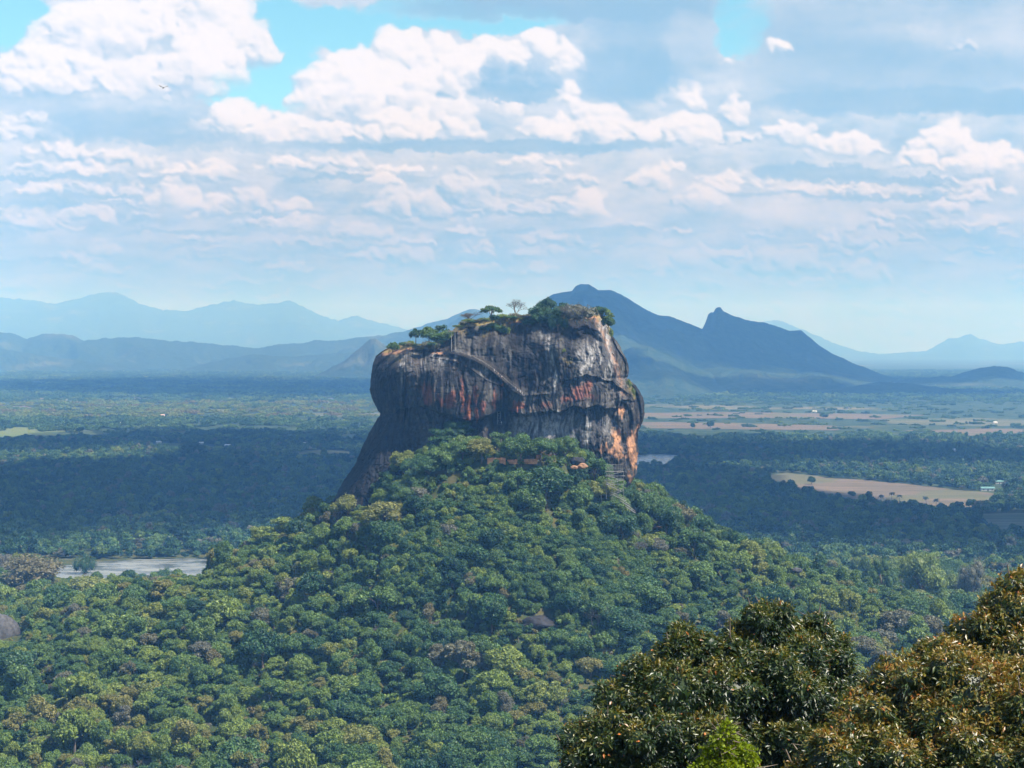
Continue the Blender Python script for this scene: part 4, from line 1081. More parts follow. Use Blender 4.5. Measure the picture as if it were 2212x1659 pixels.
hill_tree(955, 922, 56, 884, 'layer', .16, 'dark tree left of the feathery tree against the cliff', 62)
hill_tree(925, 985, 60, 884, 'broad', .2, 'dark green tree low against the left cliff foot, right of the buttress', 161)
hill_tree(897, 1012, 56, 882, 'broad', .34, 'green tree at the cliff foot below and left of the darker cliff tree', 162)
hill_tree(958, 958, 64, 880, 'broad', .42, 'light green tree climbing towards the overhang left of the feathery tree', 163)
hill_tree(1000, 948, 56, 878, 'round', .36, 'mid green tree directly below the feathery tree', 164)
hill_tree(865, 1040, 56, 880, 'round', .22, 'dark tree at the foot of the buttress, lowest of the cliff-foot row', 165)
hill_tree(1262, 968, 46, 880, 'broad', .3, 'green tree between the yellow-green round tree and the round dense tree', 166)
hill_tree(1030, 941, 60, 880, 'broad', .40, 'mid green tree right of the feathery tree under the overhang', 63)
hill_tree(1040, 945, 66, 868, 'round', .74, 'large olive-brown domed tree at the left end of the terrace', 64, nq=3000)
hill_tree(1085, 931, 66, 872, 'layer', .36, 'tall green tree with leafy spray on top behind the terrace wall', 65)
hill_tree(1125, 936, 80, 871, 'broad', .33, 'broad green tree behind the middle of the terrace wall', 66, nq=3200)
hill_tree(1168, 944, 66, 872, 'broad', .28, 'dark green tree behind the right half of the terrace wall', 67)
hill_tree(1196, 945, 58, 876, 'round', .38, 'green tree right of the terrace wall against the smooth grey cliff', 68)
hill_tree(1222, 940, 54, 880, 'broad', .36, 'green tree with long branches reaching over the cliff foot', 69)
hill_tree(1240, 962, 46, 880, 'round', .60, 'yellow-green round tree above the dark boulder', 70)
hill_tree(1283, 987, 72, 872, 'broad', .26, 'round dense green tree beside the stair cage', 71, nq=3200)
hill_tree(1180, 1005, 110, 848, 'round', .14, 'very large dark tree below the terrace with deep shade on its left', 72, nq=4200)
hill_tree(1120, 1012, 70, 850, 'broad', .30, 'green tree in front of the middle of the terrace', 73)
hill_tree(1300, 1035, 56, 862, 'round', .7, 'tree with pale trunk and yellowish top below the round tree', 74, pale=True)
hill_tree(1330, 1068, 50, 866, 'round', .42, 'green tree on the slope left of the lower stairs', 75)
hill_tree(1395, 1058, 62, 880, 'broad', .30, 'dark round tree right of the lower stairs', 76, nq=3000)
hill_tree(1422, 1078, 60, 872, 'round', .22, 'dark dense tree above the small sandy clearing', 77, nq=3000)
hill_tree(1345, 1108, 80, 850, 'round', .16, 'large dark tree on the right slope below the stairs', 78, nq=3200)
hill_tree(1438, 1090, 66, 860, 'round', .18, 'big blue-green tree on the right shoulder of the hill', 79, nq=3000)
hill_tree(1516, 1110, 62, 880, 'broad', .2, 'dark tree ending the right shoulder of the hill', 80)
hill_tree(1500, 1138, 80, 860, 'broad', .30, 'broad green tree in front of the right shoulder tree', 81, nq=3000)
hill_tree(750, 1068, 70, 885, 'broad', .72, 'pale olive tree at the foot of the left rock buttress', 82)
hill_tree(832, 1080, 84, 868, 'broad', .74, 'broad brownish tree left below the dark buttress', 83, nq=3200)
hill_tree(885, 1042, 60, 872, 'round', .35, 'green tree on the slope below the left cliff foot', 84)
hill_tree(895, 1050, 50, 860, 'round', .97, 'grey half-bare tree on the left slope', 85)
hill_tree(600, 1115, 70, 930, 'layer', .62, 'yellowish tree with drooping branches on the left hill skyline', 86)
hill_tree(640, 1118, 46, 925, 'tall', .10, 'narrow dark tree on the left hill skyline', 87)
hill_tree(560, 1135, 60, 945, 'layer', .66, 'ragged ochre tree at the end of the left hill skyline', 88)
hill_tree(1995, 1185, 96, 1120, 'round', .60, 'huge dome-shaped yellow-green tree towering over the right forest edge', 89, nq=4000, clear=.6)
hill_tree(2100, 1200, 60, 1150, 'round', .95, 'grey tree right of the huge dome-shaped tree', 90)
hill_tree(1905, 1196, 60, 1120, 'round', .3, 'green tree left of the huge dome-shaped tree', 91)
hill_tree(1660, 1163, 56, 905, 'broad', .58, 'bright yellow-green tree standing out on the lower right ridge', 92)
hill_tree(62, 1193, 110, 1330, 'round', .88, 'wide grey half-bare tree at the left end of the lake', 93, nq=3000)
hill_tree(8, 1195, 40, 1330, 'round', .97, 'grey tree cut by the left edge of the photo beside the lake', 94)
hill_tree(196, 1244, 110, 1290, 'broad', .70, 'pale brownish broad tree on the near shore of the lake', 95, nq=3000)
hill_tree(352, 1226, 40, 1330, 'shrub', .2, 'dark bush on the near lake shore', 96)
hill_tree(1345, 1310, 90, 800, 'round', .14, 'large blue-green tree on the lower right slope left of the foreground tree', 97, nq=3600)
hill_tree(1285, 1310, 70, 800, 'round', .2, 'leafless spreading tree right of the dark outcrop', 98, bare=.5)
hill_tree(425, 1290, 50, 930, 'tall', .04, 'very dark slender tree on the lower left slope', 99, nq=2600)
hill_tree(770, 1560, 90, 690, 'broad', .72, 'wide ochre broad-topped tree near the bottom edge', 100, nq=3600)
hill_tree(945, 1452, 90, 720, 'round', .22, 'big dark green tree with pale stems in the lower middle', 101, pale=True, nq=3600)
hill_tree(30, 1400, 110, 860, 'round', .16, 'large blue-green tree under the pale boulder at the left edge', 102, nq=3600)
o = special('tree', 185, 1188, 50, 1240, 1400, 'shrub', .12, 'dark tree standing in the water of the lake', 'tree', seed=103)
o = special('shrub', 310, 1238, 30, 1250, 1385, 'shrub', .1, 'low dark bush standing in the lake shallows', 'shrub', seed=104, nq=500)

# remove scattered trees that would stand inside the hand placed ones, or hide them
km = np.ones(len(x), bool)
for (bx, by, wr, yt_, d) in SPECIAL_XY:
    if by > 1345 or by < 600: continue
    if float(tz(bx, by)) < 200 and yt_ > 890:
        km &= np.hypot(x - bx, y - by) > wr * .75 + 1.0
        # nothing much taller right in front of it
        px_, py_ = proj(x, y, zb + 8.5 * sc * hs)
        km &= ~((y < by) & (y > by - 60) & (np.abs(px_ - (1106 + F * bx / by)) < wr * F / by * .7) & (py_ < yt_ + wr * F / by * .7))
x, y, sc, zb, hs, tint, var, rz = (a[km] for a in (x, y, sc, zb, hs, tint, var, rz))

# the 300 trees that show largest are things of their own
pxs, pys = proj(x, y, zb + 5 * sc)
size = sc * F / y
behind_fg = ((pxs > 1180) & (pys > 1560)) | ((pxs > 1290) & (pys > 1420)) | ((pxs > 1420) & (pys > 1360)) | ((pxs > 1600) & (pxs < 1850) & (pys > 1300)) | ((pxs > 1980) & (pys > 1370)) | (pxs + pys * .9 > 3380)
vis = (pxs > 10) & (pxs < 2200) & (pys < 1640) & ~behind_fg
cand = np.where(vis & (y < 900))[0]
cand = cand[np.argsort(-size[cand])][:300]
def zone(px, py):
    a = 'left' if px < 560 else 'middle' if px < 1100 else 'right'
    b = 'along the bottom edge' if py > 1500 else 'in the lower forest' if py > 1330 else 'on the hillside'
    return a, b
COLN = [(.16, 'dark blue-green'), (.32, 'dark green'), (.46, 'mid green'), (.60, 'yellow-green'), (.90, 'olive'), (2, 'greyish')]
SH = {'round': 'round-crowned', 'broad': 'broad-crowned', 'tall': 'narrow-crowned', 'layer': 'flat-layered'}
isind = np.zeros(len(x), bool); isind[cand] = True
for k_ in cand:
    vi = int(var[k_]); ti = float(tint[k_]); a, b = zone(pxs[k_], pys[k_])
    o = empty('forest_tree', (float(x[k_]), float(y[k_]), float(zb[k_])), float(rz[k_]), (float(sc[k_]), float(sc[k_]), float(sc[k_] * hs[k_])))
    szn = 'large' if sc[k_] > 1.15 else 'small' if sc[k_] < .85 else 'medium'
    if vi < 8:
        cn = next(n_ for t_, n_ in COLN if ti < t_)
        lb = '%s %s %s tree in the %s third, %s' % (szn, cn, SH[KINDS[vi]], a, b)
        c = obj_me('crown', CROWN[vi], o); c['tint'] = ti
        obj_me('trunk', TRUNK[vi], o)
    else:
        lb = '%s leafless grey tree in the %s third, %s' % (szn, a, b)
        c = obj_me('branches', BARE[vi - 8], o); c['tint'] = ti
    tag(o, lb, 'tree', 'forest trees on the near slope')
r_ = ~isind
rotv = np.stack([rng.normal(0, .13, len(x)), rng.normal(0, .13, len(x)), rz], 1); sclv = np.stack([sc * rng.uniform(.8, 1.25, len(x)), sc * rng.uniform(.8, 1.25, len(x)), sc * hs], 1)
fo = scatter('forest', np.stack([x, y, zb], 1)[r_], sclv[r_], rotv[r_], var[r_], tint[r_], SRC)
tag(fo, 'dense mixed green tropical forest covering the hill below the rock', 'forest', kind='stuff')
print('near forest', len(x), 'individual', len(cand))
# low bushes between the trees
nb = 30000
yb = rng.uniform(630, 1400, nb); xb = rng.uniform(-1, 1, nb) * (.312 * yb + 20)
rho = np.sqrt(((xb - RC[0]) / RA) ** 2 + ((yb - RC[1]) / RB) ** 2)
k1 = (rho > .95) & trees_ok(xb, yb) & ~((np.abs(xb) < 110) & (yb > 1010))
xb, yb = xb[k1], yb[k1]; zbb = tz(xb, yb); sb = rng.uniform(.25, .68, len(xb))
k1 = ~blocked(xb, yb, zbb, 5 * sb, 3 * sb)
xb, yb, zbb, sb = xb[k1], yb[k1], zbb[k1], sb[k1]
bo = scatter('undergrowth', np.stack([xb, yb, zbb - 3.2 * sb], 1), np.stack([sb, sb, sb], 1), np.stack([0 * xb, 0 * xb, rng.uniform(0, 6, len(xb))], 1),
             rng.integers(0, 8, len(xb)), np.clip(.45 + .2 * rng.normal(size=len(xb)), 0, .9), FARSRC)
tag(bo, 'low bushes and undergrowth between the forest trees', 'undergrowth', kind='stuff')

# close-set small trees on the steep slope just under the terrace
nf = 1500
xf_ = rng.uniform(-62, 66, nf); yf_ = rng.uniform(800, 876, nf)
zf_ = tz(xf_, yf_); sf_ = rng.uniform(.45, .95, nf); s0_ = sf_.copy()
for kq in (1, .8, .65, .5, .4, .3, .2): sf_ = np.where(blocked(xf_, yf_, zf_, 8.8 * sf_, 4 * sf_), s0_ * kq, sf_)
kf = ~blocked(xf_, yf_, zf_, 8.8 * sf_, 4 * sf_) & (sf_ > .14) & ~((np.abs(xf_ - 4) < 22) & (yf_ > 864))
for (bx, by, wr, yt_, d) in SPECIAL_XY:
    if yt_ > 890 and 700 < by < 900: kf &= ~((np.hypot(xf_ - bx, yf_ - by) < wr * .8) | ((np.abs(xf_ - bx) < wr * .75) & (yf_ < by) & (yf_ > by - 14)))
xf_, yf_, zf_, sf_ = xf_[kf], yf_[kf], zf_[kf], sf_[kf]; nf = len(xf_)
fo2 = scatter('slope_thicket', np.stack([xf_, yf_, zf_ - 1.5 * sf_], 1), np.stack([sf_, sf_, sf_], 1), np.stack([0 * xf_, 0 * xf_, rng.uniform(0, 6, nf)], 1), rng.integers(0, 8, nf), np.clip(rng.normal(.34, .18, nf), 0, .9), SRC)
tag(fo2, 'green thicket covering the steep slope just under the brick terrace', 'thicket', kind='stuff')

# ------------------------------------------------------------------ houses, palms and lone trees of the plain
WALLM = mat('house_wall', (0.62, 0.60, 0.55), scale=.5, var=.1); ROOFW = mat('pale_roof', (0.78, 0.77, 0.74), rough=.4, scale=.4, var=.1)
ROOFT = mat('teal_roof', (0.13, 0.26, 0.25), rough=.4, scale=.4, var=.1); ROOFP = mat('pinkish_roof', (0.62, 0.40, 0.34), scale=.4, var=.1)
DARKW = mat('window_dark', (0.03, 0.035, 0.04), rough=.2, var=.1)
def house(xv, yv, wpx, label, roof=ROOFW, hgt=3.2, dep=8.0):
    gx_, gy_ = (float(t) for t in G(xv, yv)); wd = wpx * PX(gy_)
    o = empty('house', (gx_, gy_, .0), random.uniform(-.15, .15)); tag(o, label, 'house', 'small houses scattered over the plain')
    MB().box((0, 0, hgt / 2), (wd * .94, dep * .9, hgt)).build('wall', WALLM, o)
    m = MB(); rh = 1.8
    v = [(-wd / 2, -dep / 2, hgt), (wd / 2, -dep / 2, hgt), (wd / 2, dep / 2, hgt), (-wd / 2, dep / 2, hgt), (-wd / 2, 0, hgt + rh), (wd / 2, 0, hgt + rh)]
    m.add(v, [(0, 1, 5, 4), (2, 3, 4, 5), (0, 3, 2, 1)]); m.add([v[0], v[4], v[3], v[1], v[2], v[5]], [(0, 1, 2), (3, 4, 5)])
    m.build('roof', roof, o)
    for i in range(3):
        MB().box((wd * (-.3 + .3 * i), -dep * .45 - .02, 1.6 if i != 1 else 1.05), (wd * .1, .1, 1.1 if i != 1 else 2.0)).build('window' if i != 1 else 'door', DARKW, o)
    tp = 9.0 * F / gy_
    FIELDS.append(poly_xy([(xv - wpx * .75, yv - 1.0), (xv + wpx * .75, yv - 1.0), (xv + wpx * .8, yv + tp * .9), (xv - wpx * .8, yv + tp * .9)]))
for a in [(255, 917, 16, 'long white-roofed house left of centre above the green paddy'), (343, 958, 11, 'white-roofed house at the left end of the small green clearing'), (435, 960, 10, 'white-roofed house behind the large dark tree clump on the left plain'),
          (492, 965, 13, 'bright white-roofed house at the right end of the small green clearing'), (524, 960, 8, 'tiny white-roofed house right of the bright one'), (655, 961, 10, 'white-roofed house nearest to the rock on the left plain'),
          (602, 900, 12, 'white-roofed house in the pale band left of the rock'), (350, 899, 12, 'pink-roofed house in the pale band of the left plain', ROOFP), (391, 898, 6, 'small pink-roofed house beside the wider pink-roofed one', ROOFP),
          (1757, 891, 15, 'long white-roofed house at the foot of the right mountain'), (1534, 922, 7, 'tiny white-roofed house on the dry fields near the rock'), (1525, 949, 12, 'white-roofed house in the dark trees right of the rock'),
          (1980, 978, 14, 'white-roofed house in the dark trees of the right plain, the left of two'), (2058, 975, 13, 'white-roofed house in the dark trees of the right plain, the right of two'), (2133, 1060, 30, 'long teal-roofed shed beside the ploughed brown field', ROOFT, 3.5, 10),
          (2158, 1045, 18, 'grey-green roofed house behind the teal-roofed shed', ROOFT), (2150, 915, 9, 'white-roofed house on the far right dry field'), (1870, 1222, 40, 'long pale roof half hidden at the right forest edge', ROOFW, 4, 9)]:
    house(*a)
PALM = leafmat('palm_frond', [(0, (.03, .06, .04)), (1, (.06, .09, .04))], trans=.2)
def palm(xv, yv, h, label, seed):
    r_ = random.Random(seed); gx_, gy_ = (float(t) for t in G(xv, yv))
    o = empty('palm_tree', (gx_, gy_, 0)); tag(o, label, 'palm tree', 'palm trees in front of the brown field')
    lean = r_.uniform(-1.2, 1.2)
    MB().tube([(0, 0, -.3), (lean * .3, 0, h * .5), (lean, 0, h)], [.3, .22, .18], 6).build('trunk', BARK, o)
    m = MB()
    for i in range(22):
        a = 6.28 * i / 22 + r_.uniform(-.1, .1); up = r_.uniform(-.2, 1.1); L_ = r_.uniform(3.6, 4.6)
        prev = None
        for j in range(5):
            t = j / 4; rr_ = L_ * (t * .95); zz = h + up * L_ * t * .8 - L_ * .75 * t * t
            wdt = .75 * math.sin(math.pi * min(1, t * .8 + .15)) + .05
            c_, s_ = math.cos(a), math.sin(a)
            cur = [(lean + c_ * rr_ - s_ * wdt, s_ * rr_ + c_ * wdt, zz - .25), (lean + c_ * rr_, s_ * rr_, zz), (lean + c_ * rr_ + s_ * wdt, s_ * rr_ - c_ * wdt, zz - .25)]
            if prev: m.add(prev + cur, [(0, 1, 4, 3), (1, 2, 5, 4)])
            prev = cur
    m.build('fronds', PALM, o)
for i, (a, b, h, lb) in enumerate([(1862, 1094, 13, 'leftmost palm tree in front of the brown field'), (1905, 1092, 12, 'low palm tree between the leftmost palm and the two tall palms'), (1925, 1096, 17, 'tallest palm tree in front of the brown field'),
                                   (1944, 1098, 15, 'palm tree just right of the tallest palm'), (2001, 1100, 14, 'thin palm tree right of the two tall palms'), (2022, 1103, 13, 'rightmost palm tree in front of the brown field')]):
    palm(a, b, h, lb, i)
def lone(xv, yb_, wpx, hpx, ti, lb, seed, kind='round', nq=900):
    d = float(G(xv, yb_)[1]); return special('tree', xv, yb_ - hpx, wpx, yb_, d, kind, ti, lb, 'tree', 'lone trees on the plain', seed, nq, qpx=1.6)
lone(1753, 1047, 15, 18, .1, 'lone dark tree in the middle of the brown field', 201)
lone(1738, 1062, 9, 10, .1, 'small bush-like tree left on the brown field', 202)
lone(416, 995, 56, 42, .05, 'big dark domed tree clump rising above the left plain', 203, 'broad', 2200)
lone(545, 998, 36, 20, .06, 'dark round tree right of the big domed clump on the left plain', 204)
lone(672, 1010, 13, 22, .05, 'isolated dark tree on the plain left of the rock', 205)
lone(1535, 925, 14, 16, .1, 'dark tree on the dry field near the white house right of the rock', 206)
lone(1497, 926, 8, 12, .1, 'small dark tree on the dry field right of the rock', 207)
lone(1778, 905, 18, 13, .1, 'dark tree clump in the middle of the right dry fields', 208)
lone(172, 935, 14, 12, .05, 'dark tree at the right end of the green paddy', 209)
lone(1840, 1075, 14, 14, .1, 'dark round tree on the near edge of the brown field', 210)
lone(345, 1190, 44, 38, .42, 'bright green tree left of centre above the lake', 211, 'broad', 1800)

# ------------------------------------------------------------------ distant trees: individual crowns to 3 km, groves beyond
def band(y0_, y1_, n):
    yb = np.sqrt(rng.uniform(y0_ ** 2, y1_ ** 2, n)); xb = rng.uniform(-1, 1, n) * (.315 * yb + 20); return xb, yb
xd, yd = band(1350, 3300, 30000)
lakepx, lakepy = proj(xd, yd, 0 * xd)
dens = fbm(xd / 300, yd / 300, 2, 3)
k1 = trees_ok(xd, yd) & ~((yd < 1500) & (lakepx < 640) & (lakepy > 1206)) & (rng.random(len(xd)) > np.clip(.1 + .5 * (dens - .35), .05, .8))
xd, yd = xd[k1], yd[k1]
s_ = np.clip(rng.normal(1.05, .26, len(xd)), .5, 2.1)
hz = rng.uniform(.75, 1.15, len(xd))
kb = np.zeros(len(xd), bool)
for (x1, y1, x2, y2, dd) in [(120, 1212, 560, 1246, 1500)]:
    px_, py_ = proj(xd, yd, 9 * s_ * hz); px0, py0 = proj(xd, yd, 0 * xd); kb |= (px_ > x1) & (px_ < x2) & (py_ < y2) & (py0 > y1) & (yd < dd)
xd, yd, s_, hz = xd[~kb], yd[~kb], s_[~kb], hz[~kb]
tt = np.clip(.18 + .2 * fbm(xd / 160, yd / 160, 5, 3) + rng.normal(0, .15, len(xd)), 0, .9); tt = np.where(rng.random(len(xd)) < .06, .95, tt)
df = scatter('distant_forest', np.stack([xd, yd, 0 * xd - .5], 1), np.stack([s_, s_, s_ * hz], 1), np.stack([0 * xd, 0 * xd, rng.uniform(0, 6, len(xd))], 1), rng.integers(0, 8, len(xd)), tt, FARSRC)
tag(df, 'dark blue-green forest spreading over the plain behind the rock', 'forest', kind='stuff')
xg, yg = band(3200, 12500, 30000)
bare_zone = ((xg > 0) & (yg > 3720) & (yg < 5400)); sp_l = ((xg < -50) & (yg > 4400) & (yg < 5600))
pr = np.where(yg < 6000, .75, .5) * np.clip(1.1 + 1.2 * fbm(xg / 700, yg / 400, 1, 4), .1, 1)
pr = np.where(bare_zone, .16 + .5 * np.clip(fbm(xg / 420, yg / 110, 6, 3), 0, 1), pr); pr = np.where(sp_l, .5, pr)
k1 = (rng.random(len(xg)) < pr) & (trees_ok(xg, yg) | ((rng.random(len(xg)) < .45) & (yg > 3650)))
xg, yg = xg[k1], yg[k1]
sg = rng.uniform(.55, 1.15, len(xg)) * np.where(yg > 6000, 1.35, 1) * np.where((xg > 0) & (yg > 3600) & (yg < 5600), .6, 1)
tg = np.clip(.25 + .2 * fbm(xg / 500, yg / 300, 5, 3) + rng.normal(0, .12, len(xg)) + .35 * ((xg < 0) & (yg > 4400) & (yg < 5600)), 0, .92)
dg = scatter('distant_groves', np.stack([xg, yg, 0 * xg - 1], 1), np.stack([sg * 1.15, sg * 1.15, sg * .85], 1), np.stack([0 * xg, 0 * xg, rng.uniform(0, 6, len(xg))], 1), rng.integers(0, 5, len(xg)), tg, GROVESRC)
tag(dg, 'hazy groves and hedgerows on the far plain', 'forest', kind='stuff')
print('distant', len(xd), 'groves', len(xg))

# ------------------------------------------------------------------ terrace, boulders, stairs, visitors
def brick_mat(name, c1, c2, mortar, sx=1.4, bw=.5, bh=.22):
    m = bpy.data.materials.new(name); m.use_nodes = True
    t = NT(m.node_tree); b = m.node_tree.nodes['Principled BSDF']
    co = t.new('ShaderNodeTexCoord'); se = t.new('ShaderNodeSeparateXYZ'); t.l.new(co.outputs['Object'], se.inputs[0])
    br = t.new('ShaderNodeTexBrick'); t.l.new(t.vec(E(t, se.outputs[0]) + E(t, se.outputs[1]), E(t, se.outputs[2]), 0.0), br.inputs[0])
    br.inputs['Color1'].default_value = c1 + (1,); br.inputs['Color2'].default_value = c2 + (1,); br.inputs['Mortar'].default_value = mortar + (1,)
    br.inputs['Scale'].default_value = sx; br.inputs['Brick Width'].default_value = bw; br.inputs['Row Height'].default_value = bh
    n = t.noise(co.outputs['Object'], .7, 5, .65)
    t.put(b.inputs['Base Color'], t.mixmul(br.outputs[0], t.mix(t.smooth(n, .35, .6), (.75, .7, .65), (1.2, 1.1, 1.05)))); b.inputs['Roughness'].default_value = .95
    return m
BRICK = brick_mat('terrace_brick', (0.62, 0.27, 0.12), (0.72, 0.38, 0.20), (0.42, 0.26, 0.17))
STONE = mat('grey_boulder', (0.075, 0.075, 0.078), scale=.35, var=.5, bump=.3); STONED = mat('dark_boulder', (0.028, 0.028, 0.032), scale=.4, var=.5, bump=.3)
SAND = mat('orange_earth', (0.30, 0.17, 0.095), scale=.4, var=.3)
STEEL = mat('pale_painted_steel', (0.36, 0.35, 0.33), rough=.5, scale=2, var=.15); STEELD = mat('grey_steel', (0.28, 0.27, 0.26), rough=.5, scale=2, var=.2)
GALM = brick_mat('gallery_masonry', (0.060, 0.056, 0.052), (0.10, 0.094, 0.088), (0.02, 0.02, 0.02), 1.0, .9, .35)
def wall_run(name, xv1, yv1, xv2, yv2, d1, d2, hpx, label, step=0):
    a, b = PV(xv1, yv1, d1), PV(xv2, yv2, d2); mid = (a + b) / 2; L_ = math.hypot(b.x - a.x, b.y - a.y); h = hpx * PX(d1)
    o = empty(name, (mid.x, mid.y, min(a.z, b.z) - .6), math.atan2(b.y - a.y, b.x - a.x)); tag(o, label, 'wall', 'brick walls of the terrace')
    MB().box((0, 0, (h + .6) / 2), (L_, .8, h + .6)).build('wall_body', BRICK, o)
    m = MB(); n = max(2, int(L_ / 3))
    for i in range(n): m.box((-L_ / 2 + (i + .5) * L_ / n, 0, h + .6 + .11 + .05 * (i % 3)), (L_ / n * .93, 1.0, .22 + .1 * (i % 3)))
    m.build('coping', BRICK, o)
    return o
wall_run('brick_wall', 1053, 1000, 1092, 1001, 864, 861, 10, 'orange brick terrace wall at the left end, lowest and widest piece')
wall_run('brick_wall', 1096, 999, 1126, 1000, 864, 864, 6, 'low broken orange brick wall half hidden by the tree in the middle of the terrace')
wall_run('brick_wall', 1128, 999, 1160, 1000, 865, 863, 7, 'low orange brick wall right of the broken middle piece')
wall_run('brick_wall', 1158, 991, 1191, 991, 870, 872, 8, 'bright orange brick wall standing highest at the right of the terrace')
def boulder(name, xv, yv, d, r, mt, label, seed, amp=.25):
    c = PV(xv, yv, d); m = MB().blob((0, 0, 0), r, seed, amp, .9, 4)
    o = m.build(name, mt, None, c, True); tag(o, label, 'rock'); return o
boulder('boulder', 1248, 998, 874, (3.8, 3, 2.6), STONED, 'dark boulder at the right end of the terrace', 3)
boulder('boulder', 1258, 1007, 868, (2.6, 2.0, 1.5), SAND, 'orange sandy rock slab in front of the dark boulder', 4)
boulder('boulder', 1240, 1010, 866, (2.2, 2.0, 1.0), SAND, 'low orange rock beside the sandy slab', 14)
gxh, gyh, gzh = ground_hit(1160, 1352)
boulder('boulder', 1160, 1352, gyh + 2, (10.0, 8, 4.4), STONED, 'dark bare outcrop showing through the forest below the rock', 5)
boulder('boulder', -8, 1372, 985, (13.0, 9, 12), STONE, 'big pale grey boulder cut by the left edge of the photo', 6, .15)
boulder('boulder', 1722, 1232, 900, (2.6, 2, 1.4), STONE, 'small grey rock showing between trees on the lower right ridge', 7)
sx_, sy_, sz_ = ground_hit(1408, 1141)
cl = MB().blob((0, 0, 0), (5.5, 4, .9), 8, .2, 1.2, 3).build('clearing', SAND, None, (sx_, sy_, sz_ - .1), True); tag(cl, kind='structure')
boulder('boulder', 1412, 1137, sy_ + 1, (1.1, 1, .9), mat('cream_boulder', (.62, .47, .36), scale=.8), 'small cream boulder on the sandy clearing right of the stairs', 9)
boulder('boulder', 1421, 1138, sy_ + 1.4, (.8, .8, .6), SAND, 'smaller orange stone beside the cream boulder', 10)

# gallery path along the face
gp = []
for t in np.linspace(0, 1, 33):
    i = t * (len(GAL) - 1); k_ = min(int(i), len(GAL) - 2); f_ = i - k_
    gp.append((GAL[k_][0] * (1 - f_) + GAL[k_ + 1][0] * f_, GAL[k_][1] * (1 - f_) + GAL[k_ + 1][1] * f_))
gd = np.array([face_depth(a, b) for a, b in gp]); gd = np.convolve(np.pad(gd, 3, 'edge'), np.ones(7) / 7, 'valid') - 1.2
GP = [PV(a, b, dd) for (a, b), dd in zip(gp, gd)]
o = empty('gallery_path', GP[0]); tag(o, 'stone stair path with parapet slanting down across the rock face', 'path')
loc = [p - GP[0] for p in GP]
def strip(pts, offs_a, offs_b, thick_dir, m):
    va = [tuple(p + Vector(offs_a)) for p in pts] + [tuple(p + Vector(offs_b)) for p in pts]
    n = len(pts)
    return m.add(va, [(i, i + 1, n + i + 1, n + i) for i in range(n - 1)])
m = MB()
for i in range(32):
    a, b = loc[i], loc[i + 1]; c = (a + b) / 2
    m.box((c.x, c.y + .6, c.z - .25), ((b - a).x * 1.02, 2.6, .5))
m.build('steps', GALM, o)
m = MB(); strip(loc, (0, -.65, -.4), (0, -.65, .45), 0, m); strip(loc, (0, -.40, -.4), (0, -.40, .45), 0, m); strip(loc, (0, -.65, .45), (0, -.40, .45), 0, m)
m.build('parapet', GALM, o)
m = MB(); m.tube([tuple(p + Vector((0, -.6, 1.35))) for p in loc], .07, 5)
m.build('handrail', STEELD, o)
for i in range(0, 33, 4): MB().tube([tuple(loc[i] + Vector((0, -.6, .7))), tuple(loc[i] + Vector((0, -.6, 1.4)))], .06, 5).build('post', STEELD, o)
# courses of cut steps on the bare slope above the path
m = MB()
UP = [(990, 757), (1010, 765), (1035, 770), (1060, 781), (1085, 800), (1105, 822), (1130, 846)]
for r_i in range(7):
    f0 = (r_i + .6) / 7.6
    pl = []
    for t in np.linspace(.02 + .04 * r_i, 1, 34):
        i = t * 6; k_ = min(int(i), 5); f_ = i - k_
        ux = UP[k_][0] * (1 - f_) + UP[k_ + 1][0] * f_; uy = UP[k_][1] * (1 - f_) + UP[k_ + 1][1] * f_
        i = t * 7; k_ = min(int(i), 6); f_ = i - k_
        lx = GAL[k_][0] * (1 - f_) + GAL[k_ + 1][0] * f_; ly = GAL[k_][1] * (1 - f_) + GAL[k_ + 1][1] * f_
        pl.append((ux * f0 + lx * (1 - f0) , uy * f0 + ly * (1 - f0)))
    dd = np.array([face_depth(a, b) for a, b in pl]); dd = np.minimum(dd, np.convolve(np.pad(dd, 2, 'edge'), np.ones(5) / 5, 'valid')) - .12
    m.tube([tuple(PV(a, b, d_) - GP[0]) for (a, b), d_ in zip(pl, dd)], .16, 4)
m.build('cut_courses', GALM, o)

def stair(label, a, b, width=1.5, n=None, rail=1.0, parent=None, name='flight'):
    """one straight flight from a to b (world points)"""
    m = MB(); n = n or max(3, int(abs(b.z - a.z) / .3)); rz = math.atan2((b - a).y, (b - a).x); L_ = math.hypot((b - a).x, (b - a).y) / n
    for i in range(n):
        c = a.lerp(b, (i + .5) / n); m.box(tuple(c), (max(L_, .28), width, .07), rz)
    f = m.build(name, STEELD, parent)
    nrm = Vector((-math.sin(rz), math.cos(rz), 0)) * width / 2
    for s_ in (-1, 1):
        MB().tube([tuple(a + nrm * s_), tuple(b + nrm * s_)], .09, 5).build('stringer', STEEL, parent)
        m = MB(); m.tube([tuple(a + nrm * s_ + Vector((0, 0, rail))), tuple(b + nrm * s_ + Vector((0, 0, rail)))], .06, 5)
        for i in range(0, n + 1, 3):
            c = a.lerp(b, i / n) + nrm * s_; m.tube([tuple(c), tuple(c + Vector((0, 0, rail)))], .045, 4)
        m.build('railing', STEEL, parent)
